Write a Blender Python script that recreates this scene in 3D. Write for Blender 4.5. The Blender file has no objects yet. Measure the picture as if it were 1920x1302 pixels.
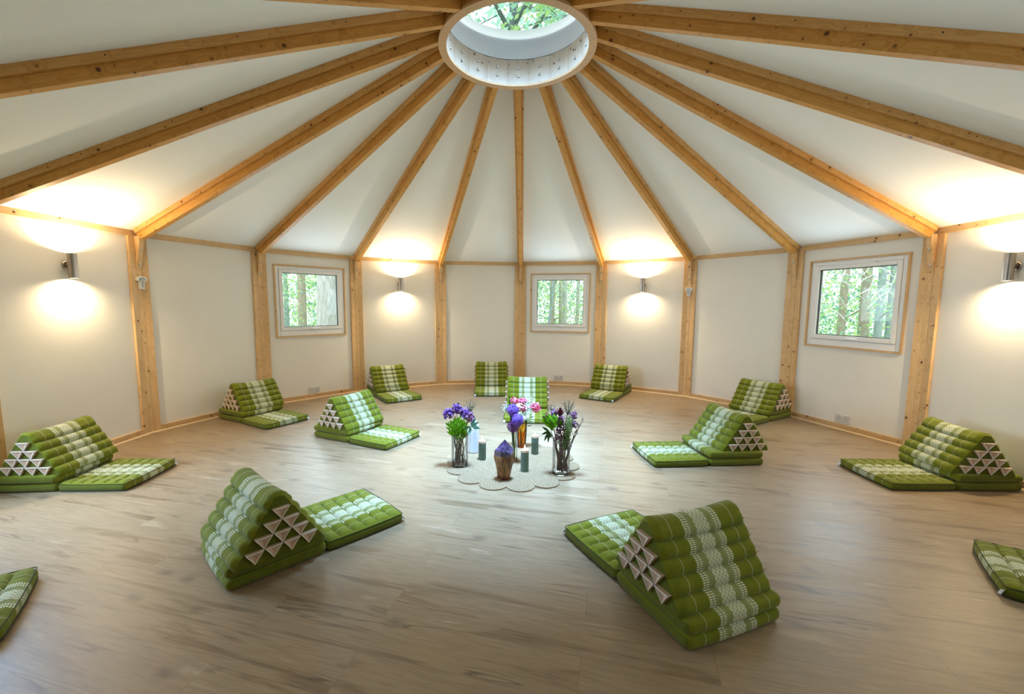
import bpy, math, random
from math import sin, cos, pi, radians, atan, atan2, sqrt, hypot
from mathutils import Vector, Matrix

SC = bpy.context.scene
COL = SC.collection
rnd = random.Random(7)

# ------------------------------------------------------------------ camera
CAM = Vector((-0.0507, -3.3859, 1.3006))
PIT, ROL, YAW = 0.10584, 0.0055, -0.01284
FPX = 808.21
fw = Vector((sin(YAW) * cos(PIT), cos(YAW) * cos(PIT), -sin(PIT)))
rt0 = Vector((cos(YAW), -sin(YAW), 0))
up0 = rt0.cross(fw)
rt = cos(ROL) * rt0 + sin(ROL) * up0
up = cos(ROL) * up0 - sin(ROL) * rt0
cd = bpy.data.cameras.new('camera')
cam = bpy.data.objects.new('camera', cd)
COL.objects.link(cam)
cd.sensor_width = 36.0
cd.lens = FPX / 1920 * 36.0
cd.shift_x = 17.249 / 1920
cd.shift_y = 6.223 / 1920
cd.clip_start = 0.05
cam.matrix_world = Matrix(((rt.x, up.x, -fw.x, CAM.x), (rt.y, up.y, -fw.y, CAM.y), (rt.z, up.z, -fw.z, CAM.z), (0, 0, 0, 1)))
SC.camera = cam

# ------------------------------------------------------------------ room figures
N = 18
STEP = 2 * pi / N
PHI = 0.03735
R = 3.7
APO = R * cos(STEP / 2)
HALF = R * sin(STEP / 2)
WALL_Y = 0.025          # the plaster lies this far behind the timber faces
ZTOP = 1.99             # where ceiling meets wall
RIN = 0.575
SLOPE = (3.28 - 1.99) / (3.68 - RIN)
SA = atan(SLOPE)

def ang(k): return PHI + STEP * k
def frame_panel(k, y=0.0, z=0.0, x=0.0):
    """X along the wall, Y outwards, Z up; origin at the foot of the middle of panel k (corners k and k+1)."""
    a = ang(k + .5)
    t = Vector((cos(a), -sin(a), 0)); d = Vector((sin(a), cos(a), 0))
    o = d * (APO + y) + t * x + Vector((0, 0, z))
    return Matrix(((t.x, d.x, 0, o.x), (t.y, d.y, 0, o.y), (0, 0, 1, o.z), (0, 0, 0, 1)))

# ------------------------------------------------------------------ world, large lights, exposure
SC.view_settings.view_transform = 'Standard'
SC.view_settings.look = 'None'
SC.view_settings.gamma = 1.0
SC.view_settings.use_curve_mapping = False
SC.view_settings.exposure = 0.70
SC.cycles.use_denoising = True
SC.cycles.max_bounces = 8
SC.cycles.diffuse_bounces = 4
SC.cycles.glossy_bounces = 4
SC.cycles.transparent_max_bounces = 14
SC.cycles.sample_clamp_indirect = 4.0
SC.cycles.caustics_reflective = False
SC.cycles.caustics_refractive = False

W = bpy.data.worlds.new('overcast_sky')
SC.world = W
W.use_nodes = True
bg = W.node_tree.nodes['Background']
bg.inputs['Color'].default_value = (0.86, 0.95, 1.0, 1)
bg.inputs['Strength'].default_value = 1.3

def area_light(name, mat, power, color, shape, size, size_y=None, spread=None):
    l = bpy.data.lights.new(name, 'AREA')
    l.energy = power; l.color = color; l.shape = shape; l.size = size
    if size_y: l.size_y = size_y
    if spread: l.spread = spread
    o = bpy.data.objects.new(name, l); COL.objects.link(o); o.matrix_world = mat
    return o

# daylight coming down through the roof dome and in through the windows
area_light('dome_daylight', Matrix.Translation((.04, -.17, 3.69)) @ Matrix.Rotation(radians(10), 4, 'X') @ Matrix.Rotation(radians(3), 4, 'Y'), 77, (0.33, 0.605, 1.0), 'DISK', 0.60, None, radians(68))
for k in (-3, 0, 3, 6):
    m = frame_panel(k, -0.004, 1.345) @ Matrix.Rotation(radians(-90), 4, 'X')
    area_light('window_daylight', m, 5 if k == 6 else 9, (0.66, 0.86, 1.0), 'RECTANGLE', 0.74, 0.70)
area_light('door_daylight', frame_panel(-6, -0.05, 1.05) @ Matrix.Rotation(radians(-62), 4, 'X'), 23, (0.42, 0.66, 1.0), 'RECTANGLE', 0.66, 1.30, radians(120))

# ------------------------------------------------------------------ materials
def node_mat(name):
    m = bpy.data.materials.new(name); m.use_nodes = True
    nt = m.node_tree
    return m, nt, nt.nodes['Principled BSDF'], nt.nodes['Material Output']

class G:
    """small helper for shader node graphs"""
    def __init__(s, nt): s.nt = nt
    def n(s, t, **kw):
        x = s.nt.nodes.new(t)
        for k, v in kw.items(): setattr(x, k, v)
        return x
    def put(s, sock, v):
        if isinstance(v, bpy.types.NodeSocket): s.nt.links.new(v, sock)
        else: sock.default_value = v
    def m(s, op, a, b=None, c=None):
        x = s.n('ShaderNodeMath', operation=op)
        s.put(x.inputs[0], a)
        if b is not None: s.put(x.inputs[1], b)
        if c is not None: s.put(x.inputs[2], c)
        return x.outputs[0]
    def v(s, op, a, b=None, out=0):
        x = s.n('ShaderNodeVectorMath', operation=op)
        s.put(x.inputs[0], a)
        if b is not None: s.put(x.inputs[1], b)
        return x.outputs[out]
    def mix(s, f, a, b, mode='MIX'):
        x = s.n('ShaderNodeMix', data_type='RGBA', blend_type=mode)
        s.put(x.inputs[0], f); s.put(x.inputs[6], a); s.put(x.inputs[7], b)
        return x.outputs[2]
    def noise(s, vec, scale, detail=3, rough=.55, dim='3D', w=None, dist=0.0):
        x = s.n('ShaderNodeTexNoise', noise_dimensions=dim)
        s.put(x.inputs['Vector'], vec)
        x.inputs['Scale'].default_value = scale; x.inputs['Detail'].default_value = detail
        x.inputs['Roughness'].default_value = rough; x.inputs['Distortion'].default_value = dist
        if w is not None: s.put(x.inputs['W'], w)
        return x.outputs['Fac']
    def ramp(s, f, stops):
        x = s.n('ShaderNodeValToRGB'); cr = x.color_ramp
        while len(cr.elements) < len(stops): cr.elements.new(.5)
        for e, (p, c) in zip(cr.elements, stops):
            e.position = p; e.color = c if len(c) == 4 else (*c, 1)
        s.put(x.inputs[0], f)
        return x.outputs[0]
    def rng(s, f, a, b, lo=0.0, hi=1.0):
        x = s.n('ShaderNodeMapRange'); s.put(x.inputs[0], f)
        for i, q in enumerate((a, b, lo, hi)): x.inputs[i + 1].default_value = q
        return x.outputs[0]
    def bump(s, h, strength, dist, bsdf):
        x = s.n('ShaderNodeBump'); s.put(x.inputs['Height'], h)
        x.inputs['Strength'].default_value = strength; x.inputs['Distance'].default_value = dist
        s.nt.links.new(x.outputs[0], bsdf.inputs['Normal'])

def C4(c): return (*c, 1) if len(c) == 3 else c

def plain(name, col, rough=.5, metal=0.0, spec=.5, noise=0.0, nscale=20, sheen=0.0):
    m, nt, b, o = node_mat(name); g = G(nt)
    b.inputs['Roughness'].default_value = rough; b.inputs['Metallic'].default_value = metal
    b.inputs['Specular IOR Level'].default_value = spec
    b.inputs['Sheen Weight'].default_value = sheen
    if noise:
        tc = g.n('ShaderNodeTexCoord').outputs['Object']
        f = g.noise(tc, nscale, 4)
        g.put(b.inputs['Base Color'], g.mix(g.rng(f, .3, .7), C4([c * (1 - noise) for c in col]), C4([min(1, c * (1 + noise)) for c in col])))
    else: b.inputs['Base Color'].default_value = C4(col)
    return m

def wood(name, base, dark, knot=(0.10, 0.035, 0.012), grain=1.0, rough=.5, kden=1.0):
    m, nt, b, o = node_mat(name); g = G(nt)
    tc = g.n('ShaderNodeTexCoord').outputs['Object']
    oi = g.n('ShaderNodeObjectInfo').outputs['Random']
    off = g.n('ShaderNodeCombineXYZ'); 
    g.put(off.inputs[0], g.m('MULTIPLY', oi, 37.0)); g.put(off.inputs[1], g.m('MULTIPLY', oi, 11.0)); g.put(off.inputs[2], g.m('MULTIPLY', oi, 5.3))
    p = g.v('ADD', tc, off.outputs[0])
    # knots: round dots scattered along the board
    warp = None
    ksum = None
    for sc, rad, sd in (((5.5, 17, 17), .0135, 0.0), ((11, 26, 26), .0065, 3.7)):
        ps = g.v('MULTIPLY', g.v('ADD', p, (sd, sd, sd)), sc)
        vo = g.n('ShaderNodeTexVoronoi', feature='F1'); g.put(vo.inputs['Vector'], ps)
        vo.inputs['Scale'].default_value = 1.0
        d = g.v('LENGTH', g.v('DIVIDE', g.v('SUBTRACT', ps, vo.outputs['Position']), sc), out=1)
        k = g.rng(d, rad * .45 * kden, rad * kden, 1, 0)
        sel = g.n('ShaderNodeSeparateColor'); g.put(sel.inputs[0], vo.outputs['Color'])
        k = g.m('MULTIPLY', k, g.m('GREATER_THAN', sel.outputs[0], .55))
        halo = g.m('MULTIPLY', g.rng(d, rad * .6, rad * 4, 1, 0), g.m('GREATER_THAN', sel.outputs[0], .55))
        ksum = k if ksum is None else g.m('MAXIMUM', ksum, k)
        warp = halo if warp is None else g.m('MAXIMUM', warp, halo)
    gp = g.v('MULTIPLY', p, (1.6, 26, 26))
    n1 = g.noise(gp, 1.0, 4, .6, dist=.6)
    lines = g.m('SINE', g.m('ADD', g.m('MULTIPLY', n1, 34), g.m('MULTIPLY', warp, 9.0)))
    n2 = g.noise(g.v('MULTIPLY', p, (8, 160, 160)), 1.0, 2)
    n3 = g.noise(g.v('MULTIPLY', p, (.9, 6, 6)), 1.0, 2)
    f = g.m('ADD', g.m('MULTIPLY', g.rng(lines, -1, 1), .38 * grain), g.m('ADD', g.m('MULTIPLY', n2, .30 * grain), g.m('MULTIPLY', g.rng(n3, .25, .75), .40)))
    f = g.m('ADD', f, g.m('MULTIPLY', warp, .25))
    c = g.mix(g.rng(f, .15, 1.05), C4(base), C4(dark))
    tint = g.mix(g.m('MULTIPLY', oi, .45), c, g.mix(1.0, c, (0.92, 0.84, 0.74, 1), 'MULTIPLY'))
    c = g.mix(ksum, tint, C4(knot))
    g.put(b.inputs['Base Color'], c)
    b.inputs['Roughness'].default_value = rough
    b.inputs['Specular IOR Level'].default_value = .35
    g.bump(f, .12, .002, b)
    return m

def floor_mat():
    m, nt, b, o = node_mat('grey_oak_laminate'); g = G(nt)
    tc = g.n('ShaderNodeTexCoord').outputs['Object']
    mp = g.n('ShaderNodeMapping'); g.put(mp.inputs[0], tc)
    mp.inputs['Rotation'].default_value = (0, 0, radians(14)); mp.inputs['Location'].default_value = (.13, .07, 0)
    p = mp.outputs[0]
    br = g.n('ShaderNodeTexBrick'); g.put(br.inputs['Vector'], p)
    br.offset = .37; br.offset_frequency = 2
    br.inputs['Color1'].default_value = (0, 0, 0, 1); br.inputs['Color2'].default_value = (1, 1, 1, 1)
    br.inputs['Scale'].default_value = 1.0; br.inputs['Mortar Size'].default_value = .0011
    br.inputs['Mortar Smooth'].default_value = .1
    br.inputs['Brick Width'].default_value = 1.29; br.inputs['Row Height'].default_value = .192
    pl = g.n('ShaderNodeSeparateColor'); g.put(pl.inputs[0], br.outputs['Color'])
    w = g.m('MULTIPLY', pl.outputs[0], 43.0)
    gp = g.v('MULTIPLY', p, (1.15, 9.5, 1))
    n1 = g.noise(gp, 1.0, 5, .62, '4D', w, .9)
    n2 = g.noise(g.v('MULTIPLY', p, (7, 120, 1)), 1.0, 3, .6, '4D', w)
    n3 = g.noise(g.v('MULTIPLY', p, (.8, 2.4, 1)), 1.0, 2, .5, '4D', w)
    sn = g.m('SINE', g.m('MULTIPLY', n1, 30))
    streak = g.rng(g.noise(g.v('MULTIPLY', p, (.75, 17, 1)), 1.0, 4, .68, '4D', w, .6), .62, .74)
    n4 = g.noise(g.v('MULTIPLY', p, (.62, 9.5, 1)), 1.0, 3, .5, '4D', g.m('ADD', w, 7.7), .1)
    n5 = g.noise(g.v('MULTIPLY', p, (1.4, 4, 1)), 1.0, 2, .5, '4D', g.m('ADD', w, 3.1))
    crack = g.m('MULTIPLY', g.rng(g.m('ABSOLUTE', g.m('SUBTRACT', n4, .5)), .002, .012, 1, 0), g.rng(n5, .50, .60))
    rings = g.m('MULTIPLY', g.rng(g.m('SINE', g.m('MULTIPLY', n4, 95)), .1, 1), g.rng(n5, .62, .42))
    c = g.ramp(g.m('ADD', g.m('MULTIPLY', n1, .66), g.m('ADD', g.m('MULTIPLY', sn, .05), g.m('MULTIPLY', n2, .26))),
               [(.22, (.15, .098, .05)), (.40, (.295, .208, .118)), (.54, (.38, .28, .168)), (.72, (.52, .405, .265))])
    c = g.mix(g.m('MULTIPLY', streak, .30), c, (.13, .09, .06, 1))
    c = g.mix(g.m('MULTIPLY', rings, .22), c, (.17, .12, .08, 1))
    c = g.mix(g.m('MULTIPLY', crack, .62), c, (.085, .055, .035, 1))
    # dark knots drawn out along the board
    vs = g.v('MULTIPLY', g.v('ADD', p, (.31, .17, 0)), (1.3, 4.6, 1))
    vo = g.n('ShaderNodeTexVoronoi', feature='F1', voronoi_dimensions='2D'); g.put(vo.inputs['Vector'], vs); vo.inputs['Scale'].default_value = 1
    vd = g.v('SUBTRACT', vs, vo.outputs['Position'])
    wob = g.noise(g.v('MULTIPLY', p, (14, 40, 1)), 1.0, 3)
    d = g.m('ADD', g.v('LENGTH', g.v('MULTIPLY', vd, (.42, .20, 0)), out=1), g.m('MULTIPLY', g.m('SUBTRACT', wob, .5), .05))
    vc = g.n('ShaderNodeSeparateColor'); g.put(vc.inputs[0], vo.outputs['Color'])
    kn = g.m('MULTIPLY', g.rng(d, .002, .034, 1, 0), g.m('GREATER_THAN', vc.outputs[1], .55))
    c = g.mix(g.m('MULTIPLY', kn, .62), c, (.12, .085, .06, 1))
    c = g.mix(g.m('MULTIPLY', g.rng(n3, .3, .7), .35), c, g.mix(1.0, c, (.74, .72, .70, 1), 'MULTIPLY'))
    c = g.mix(g.m('MULTIPLY', pl.outputs[0], .28), c, g.mix(1.0, c, (.80, .78, .75, 1), 'MULTIPLY'))
    c = g.mix(g.m('MULTIPLY', br.outputs['Fac'], .55), c, (.12, .085, .06, 1))
    g.put(b.inputs['Base Color'], c)
    g.put(b.inputs['Roughness'], g.rng(n1, .3, .7, .36, .46))
    b.inputs['Specular IOR Level'].default_value = .5
    hgt = g.m('SUBTRACT', g.m('MULTIPLY', n2, .4), br.outputs['Fac'])
    g.bump(hgt, .10, .0015, b)
    return m

def fabric_mat(striped=True):
    m, nt, b, o = node_mat('green_thai_weave' if striped else 'plain_green_shaded'); g = G(nt)
    green = (.182, .200, .010, 1)
    green2 = (.148, .165, .008, 1)
    tc = g.n('ShaderNodeTexCoord')
    ob = tc.outputs['Object']
    n0 = g.noise(ob, 22, 3)
    weave = g.noise(g.v('MULTIPLY', ob, (1, 1, 1)), 900, 1)
    base = g.mix(g.rng(n0, .3, .7), green, green2) if striped else g.mix(g.rng(n0, .3, .7), (.112, .128, .008, 1), (.090, .105, .007, 1))  # unstriped: same green, darkened to hold the shade on cushion ends and sides
    if striped:
        uv = g.n('ShaderNodeSeparateXYZ'); g.put(uv.inputs[0], tc.outputs['UV'])
        u, v = uv.outputs[0], uv.outputs[1]
        t = g.m('ABSOLUTE', u)
        cream = (.66, .68, .50, 1)
        def band(a, c): return g.m('MULTIPLY', g.m('GREATER_THAN', t, a), g.m('LESS_THAN', t, c))
        def sawline(x, per, wd):   # thin lines of width wd every per
            f = g.m('ABSOLUTE', g.m('SUBTRACT', g.m('FRACT', g.m('DIVIDE', x, per)), .5))
            return g.m('LESS_THAN', f, wd / per / 2)
        # centre field: cream ground, green lozenge lines with a dot
        d1 = sawline(g.m('ADD', u, v), .021, .0042); d2 = sawline(g.m('SUBTRACT', u, v), .021, .0042)
        dot = g.m('MULTIPLY', sawline(g.m('ADD', g.m('ADD', u, v), .0105), .021, .005), sawline(g.m('ADD', g.m('SUBTRACT', u, v), .0105), .021, .005))
        dia = g.m('MAXIMUM', g.m('MAXIMUM', d1, d2), dot)
        cen = g.m('MULTIPLY', band(-1, .037), g.m('SUBTRACT', 1.0, g.m('MULTIPLY', dia, .72)))
        # green field with three thin lines, the middle one dotted
        ln = g.m('MAXIMUM', band(.0425, .0445), g.m('MAXIMUM', g.m('MULTIPLY', band(.050, .0535), g.m('GREATER_THAN', g.m('FRACT', g.m('DIVIDE', v, .006)), .45)), band(.0585, .0605)))
        ln = g.m('MAXIMUM', ln, band(.0645, .066))
        # ladder of short dashes
        ha = g.m('MULTIPLY', g.m('MAXIMUM', band(.0685, .0815), band(.0845, .0985)), g.m('GREATER_THAN', g.m('FRACT', g.m('DIVIDE', v, .0085)), .36))
        th = band(.1655, .1682)
        pat = g.m('MAXIMUM', g.m('MAXIMUM', cen, g.m('MULTIPLY', ln, .85)), g.m('MAXIMUM', ha, g.m('MULTIPLY', th, .62)))
        base = g.mix(pat, base, cream)
    g.put(b.inputs['Base Color'], base)
    b.inputs['Roughness'].default_value = .85
    b.inputs['Specular IOR Level'].default_value = .15
    b.inputs['Sheen Weight'].default_value = .12
    g.bump(weave, .25, .0008, b)
    return m

def glass_mat(name, tint=(1, 1, 1), refl=1.0, rough=0.0, milk=0.0):
    """clear sheet glass: mostly see-through with a grazing reflection"""
    m = bpy.data.materials.new(name); m.use_nodes = True
    nt = m.node_tree; nt.nodes.clear(); g = G(nt)
    out = g.n('ShaderNodeOutputMaterial')
    tr = g.n('ShaderNodeBsdfTransparent'); tr.inputs[0].default_value = C4(tint)
    gl = g.n('ShaderNodeBsdfGlossy'); gl.inputs['Roughness'].default_value = rough
    fr = g.n('ShaderNodeFresnel'); fr.inputs[0].default_value = 1.45
    mx = g.n('ShaderNodeMixShader')
    g.put(mx.inputs[0], g.m('MULTIPLY', fr.outputs[0], refl))
    g.put(mx.inputs[1], tr.outputs[0]); g.put(mx.inputs[2], gl.outputs[0])
    last = mx.outputs[0]
    if milk:
        df = g.n('ShaderNodeBsdfTranslucent'); df.inputs[0].default_value = (1, 1, 1, 1)
        m2 = g.n('ShaderNodeMixShader'); m2.inputs[0].default_value = milk
        g.put(m2.inputs[1], last); g.put(m2.inputs[2], df.outputs[0]); last = m2.outputs[0]
    nt.links.new(last, out.inputs[0])
    return m

def leaf_mat(name, c1, c2, trans=.45, nscale=1.2):
    m = bpy.data.materials.new(name); m.use_nodes = True
    nt = m.node_tree; nt.nodes.clear(); g = G(nt)
    out = g.n('ShaderNodeOutputMaterial')
    tc = g.n('ShaderNodeTexCoord').outputs['Object']
    c = g.mix(g.rng(g.noise(tc, nscale, 3), .35, .65), C4(c1), C4(c2))
    a = g.n('ShaderNodeBsdfDiffuse'); t = g.n('ShaderNodeBsdfTranslucent'); mx = g.n('ShaderNodeMixShader')
    g.put(a.inputs[0], c); g.put(t.inputs[0], c); mx.inputs[0].default_value = trans
    g.put(mx.inputs[1], a.outputs[0]); g.put(mx.inputs[2], t.outputs[0]); nt.links.new(mx.outputs[0], out.inputs[0])
    return m

def emit_mat(name, col, strength):
    m = bpy.data.materials.new(name); m.use_nodes = True
    nt = m.node_tree; nt.nodes.clear(); g = G(nt)
    out = g.n('ShaderNodeOutputMaterial'); e = g.n('ShaderNodeEmission')
    e.inputs[0].default_value = C4(col); e.inputs[1].default_value = strength
    nt.links.new(e.outputs[0], out.inputs[0])
    return m

def rug_mat():
    m, nt, b, o = node_mat('braided_jute'); g = G(nt)
    tc = g.n('ShaderNodeTexCoord').outputs['Object']
    xy = g.n('ShaderNodeSeparateXYZ'); g.put(xy.inputs[0], tc)
    x, y = xy.outputs[0], xy.outputs[1]
    rr = g.m('SQRT', g.m('ADD', g.m('MULTIPLY', x, x), g.m('MULTIPLY', y, y)))
    a = g.m('ARCTAN2', y, x)
    sec = 2 * pi / 14
    fa = g.m('MULTIPLY', g.m('SUBTRACT', g.m('FRACT', g.m('DIVIDE', g.m('ADD', a, 20 * sec), sec)), .5), sec)
    lx = g.m('SUBTRACT', g.m('MULTIPLY', rr, g.m('COSINE', fa)), .438); ly = g.m('MULTIPLY', rr, g.m('SINE', fa))
    ld = g.m('SQRT', g.m('ADD', g.m('MULTIPLY', lx, lx), g.m('MULTIPLY', ly, ly)))
    inner = g.m('LESS_THAN', rr, .335)
    d = g.m('ADD', g.m('MULTIPLY', rr, inner), g.m('MULTIPLY', ld, g.m('SUBTRACT', 1.0, inner)))
    ring = g.m('SINE', g.m('MULTIPLY', d, 2 * pi / .017))
    n = g.noise(tc, 130, 2); n2 = g.noise(tc, 9, 2)
    c = g.ramp(n, [(.28, (.11, .06, .026)), (.44, (.27, .185, .105)), (.62, (.38, .285, .175)), (.8, (.50, .40, .28))])
    c = g.mix(g.rng(ring, -1, -.1, .7, 0), c, (.17, .115, .062, 1))
    c = g.mix(g.m('MULTIPLY', g.rng(n2, .4, .7), .3), c, (.28, .20, .12, 1))
    g.put(b.inputs['Base Color'], c); b.inputs['Roughness'].default_value = .9; b.inputs['Specular IOR Level'].default_value = .1
    g.bump(g.m('ADD', ring, n), .5, .003, b)
    return m

def bark_mat(name, c1, c2):
    m, nt, b, o = node_mat(name); g = G(nt)
    tc = g.n('ShaderNodeTexCoord').outputs['Object']
    f = g.noise(g.v('MULTIPLY', tc, (18, 18, 5)), 1.0, 5, .65)
    g.put(b.inputs['Base Color'], g.mix(g.rng(f, .38, .62), C4(c1), C4(c2))); b.inputs['Roughness'].default_value = .9
    g.bump(f, .5, .01, b)
    return m

def amethyst_mat():
    m, nt, b, o = node_mat('amethyst'); g = G(nt)
    tc = g.n('ShaderNodeTexCoord').outputs['Object']
    f = g.noise(tc, 26, 5, .65); f2 = g.noise(tc, 75, 3)
    c = g.ramp(f, [(.32, (.010, .006, .024)), (.48, (.036, .022, .070)), (.62, (.095, .062, .15)), (.78, (.36, .31, .44))])
    c = g.mix(g.rng(f2, .66, .74), c, (.70, .66, .78, 1))
    g.put(b.inputs['Base Color'], c); b.inputs['Roughness'].default_value = .12
    b.inputs['Coat Weight'].default_value = .5; b.inputs['Specular IOR Level'].default_value = .7
    return m

def citrine_mat():
    m, nt, b, o = node_mat('rough_amber_quartz'); g = G(nt)
    tc = g.n('ShaderNodeTexCoord').outputs['Object']
    f = g.noise(g.v('MULTIPLY', tc, (30, 30, 14)), 1.0, 5, .65)
    z = g.n('ShaderNodeSeparateXYZ'); g.put(z.inputs[0], tc)
    c = g.ramp(f, [(.30, (.04, .012, .002)), (.46, (.14, .055, .009)), (.58, (.25, .12, .03)), (.76, (.40, .26, .11))])
    c = g.mix(g.rng(z.outputs[2], 0, .075, .75, 0), c, g.mix(1.0, c, (.75, .33, .14, 1), 'MULTIPLY'))
    g.put(b.inputs['Base Color'], c); b.inputs['Roughness'].default_value = .38
    g.bump(f, .7, .006, b)
    return m

M = {}
M['pine'] = wood('pine', (.80, .555, .29), (.60, .37, .155))
M['rafter'] = wood('rafter_pine', (.67, .355, .09), (.46, .21, .035), kden=1.15)
M['batten'] = wood('batten_pine', (.71, .415, .15), (.50, .25, .065))
M['trim'] = wood('planed_pine', (.73, .50, .26), (.56, .34, .145), grain=.7)
M['bead'] = plain('pale_bead', (.80, .58, .33), .5)
M['ply'] = plain('birch_ply', (.56, .36, .19), .55, noise=.10, nscale=40)
M['pale_plank'] = wood('pale_plank', (.60, .54, .45), (.48, .41, .32), grain=.6, rough=.6, kden=.9)
M['paint'] = plain('white_paint', (.87, .835, .755), .75, spec=.2, noise=.015, nscale=3)
M['ceiling'] = plain('ceiling_board', (.87, .86, .825), .8, spec=.15, noise=.012, nscale=2)
M['floor'] = floor_mat()
M['upvc'] = plain('white_upvc', (.90, .89, .87), .3)
M['white'] = plain('white_plastic', (.80, .79, .76), .35)
M['socket'] = plain('socket_plastic', (.66, .64, .61), .4)
M['greyplastic'] = plain('pale_grey_plastic', (.62, .62, .61), .4)
M['seal_and_gap'] = plain('dark_seal_and_gap', (.03, .05, .055), .5)  # window seals, and the painted dark gap under the skylight upstand
M['upstand'] = plain('grey_upstand', (.80, .84, .87), .5)
M['rimwhite'] = leaf_mat('white_translucent_rim', (.93, .94, .95), (.93, .94, .95), .6)
M['steel'] = plain('brushed_steel', (.36, .325, .28), .30, 1.0)
M['dark_steel'] = plain('dark_steel', (.17, .15, .13), .3, 1.0)
M['zinc'] = plain('zinc_bolt', (.55, .56, .55), .3, 1.0)
M['dark'] = plain('dark_slot', (.02, .02, .02), .6)
M['fabric'] = fabric_mat(True)
M['fabric_plain_shaded'] = fabric_mat(False)
M['piping'] = plain('dark_green_piping', (.03, .045, .008), .8)
M['tan'] = plain('tan_cotton', (.56, .40, .285), .85, spec=.1, noise=.08, nscale=60)
M['cream_piping'] = plain('cream_piping', (.86, .82, .74), .8)
M['tag'] = plain('grey_tag', (.62, .66, .70), .6)
M['glass'] = glass_mat('window_glass', refl=.3)
M['dome'] = glass_mat('dome_acrylic', (.96, .99, 1), 1.0, 0, .04)
M['vase'] = glass_mat('vase_glass', (.955, .97, .96), .8)
M['amber'] = glass_mat('amber_glass', (.99, .70, .17), 1.0)
M['lamp'] = emit_mat('lamp_disc', (1, .83, .58), 30)
M['flame'] = emit_mat('flame', (1, .72, .32), 9)
M['candle'] = plain('teal_grey_wax', (.115, .185, .155), .6, noise=.12, nscale=120)
M['candle_top'] = plain('pale_wax', (.80, .55, .36), .5)  # pale cream wax colour of the candle top
M['wick'] = plain('wick', (.03, .02, .015), .9)
M['rug'] = rug_mat()
M['rug_edge'] = plain('jute_edge', (.30, .20, .11), .9, noise=.3, nscale=90)
M['amethyst'] = amethyst_mat()
M['citrine'] = citrine_mat()
M['twig'] = plain('brown_twig', (.15, .085, .065), .8, noise=.4, nscale=30)
M['stem'] = plain('green_stem', (.16, .26, .06), .6)
M['purple'] = plain('purple_petal', (.190, .068, .340), .7, noise=.35, nscale=60)
M['violet'] = plain('violet_petal', (.163, .061, .374), .7, noise=.3, nscale=60)
M['magenta'] = plain('plum_allium_petal', (.197, .054, .272), .7, noise=.3, nscale=60)
M['mauve'] = plain('mauve_petal', (.231, .088, .190), .7, noise=.35, nscale=60)
M['maroon'] = plain('maroon_bract', (.13, .018, .022), .6, noise=.35, nscale=40)
M['plum'] = plain('dark_plum_spike', (.10, .025, .05), .8, noise=.35, nscale=70)
M['pink'] = plain('pink_petal', (.74, .13, .22), .6, noise=.25, nscale=70)
M['palepink'] = plain('pale_pink_petal', (.90, .55, .50), .6, noise=.15, nscale=70)
M['gyp'] = plain('white_floret', (.80, .86, .80), .7)
M['lime'] = leaf_mat('lime_leaf', (.22, .50, .02), (.12, .33, .015), .3, 40)
M['sage'] = leaf_mat('sage_leaf', (.22, .34, .10), (.12, .21, .06), .25, 40)
M['darkleaf'] = leaf_mat('dark_leaf', (.055, .11, .035), (.03, .07, .022), .2, 40)
M['euca'] = leaf_mat('blue_green_leaf', (.26, .52, .42), (.10, .30, .20), .25, 25)
M['heather'] = plain('grey_green_heather', (.10, .13, .075), .8)
M['bark_pale'] = bark_mat('pale_bark', (.76, .77, .75), (.52, .53, .50))
M['bark_brown'] = bark_mat('brown_bark', (.58, .52, .43), (.42, .37, .29))
M['bark_dark'] = bark_mat('dark_teal_bark', (.16, .22, .22), (.09, .13, .13))
M['bark_grey'] = bark_mat('blue_grey_bark', (.46, .56, .56), (.32, .42, .43))
M['dead_twig'] = plain('bare_twig', (.86, .88, .85), .8)
M['leaf_lime'] = leaf_mat('lime_foliage', (.74, .92, .36), (.50, .82, .34))
M['leaf_mint'] = leaf_mat('mint_foliage', (.56, .86, .70), (.36, .70, .55))
M['leaf_deep'] = leaf_mat('deep_foliage', (.24, .55, .38), (.16, .42, .30))
M['soil'] = plain('leaf_litter', (.22, .30, .10), .95, noise=.4, nscale=1.5)

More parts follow.
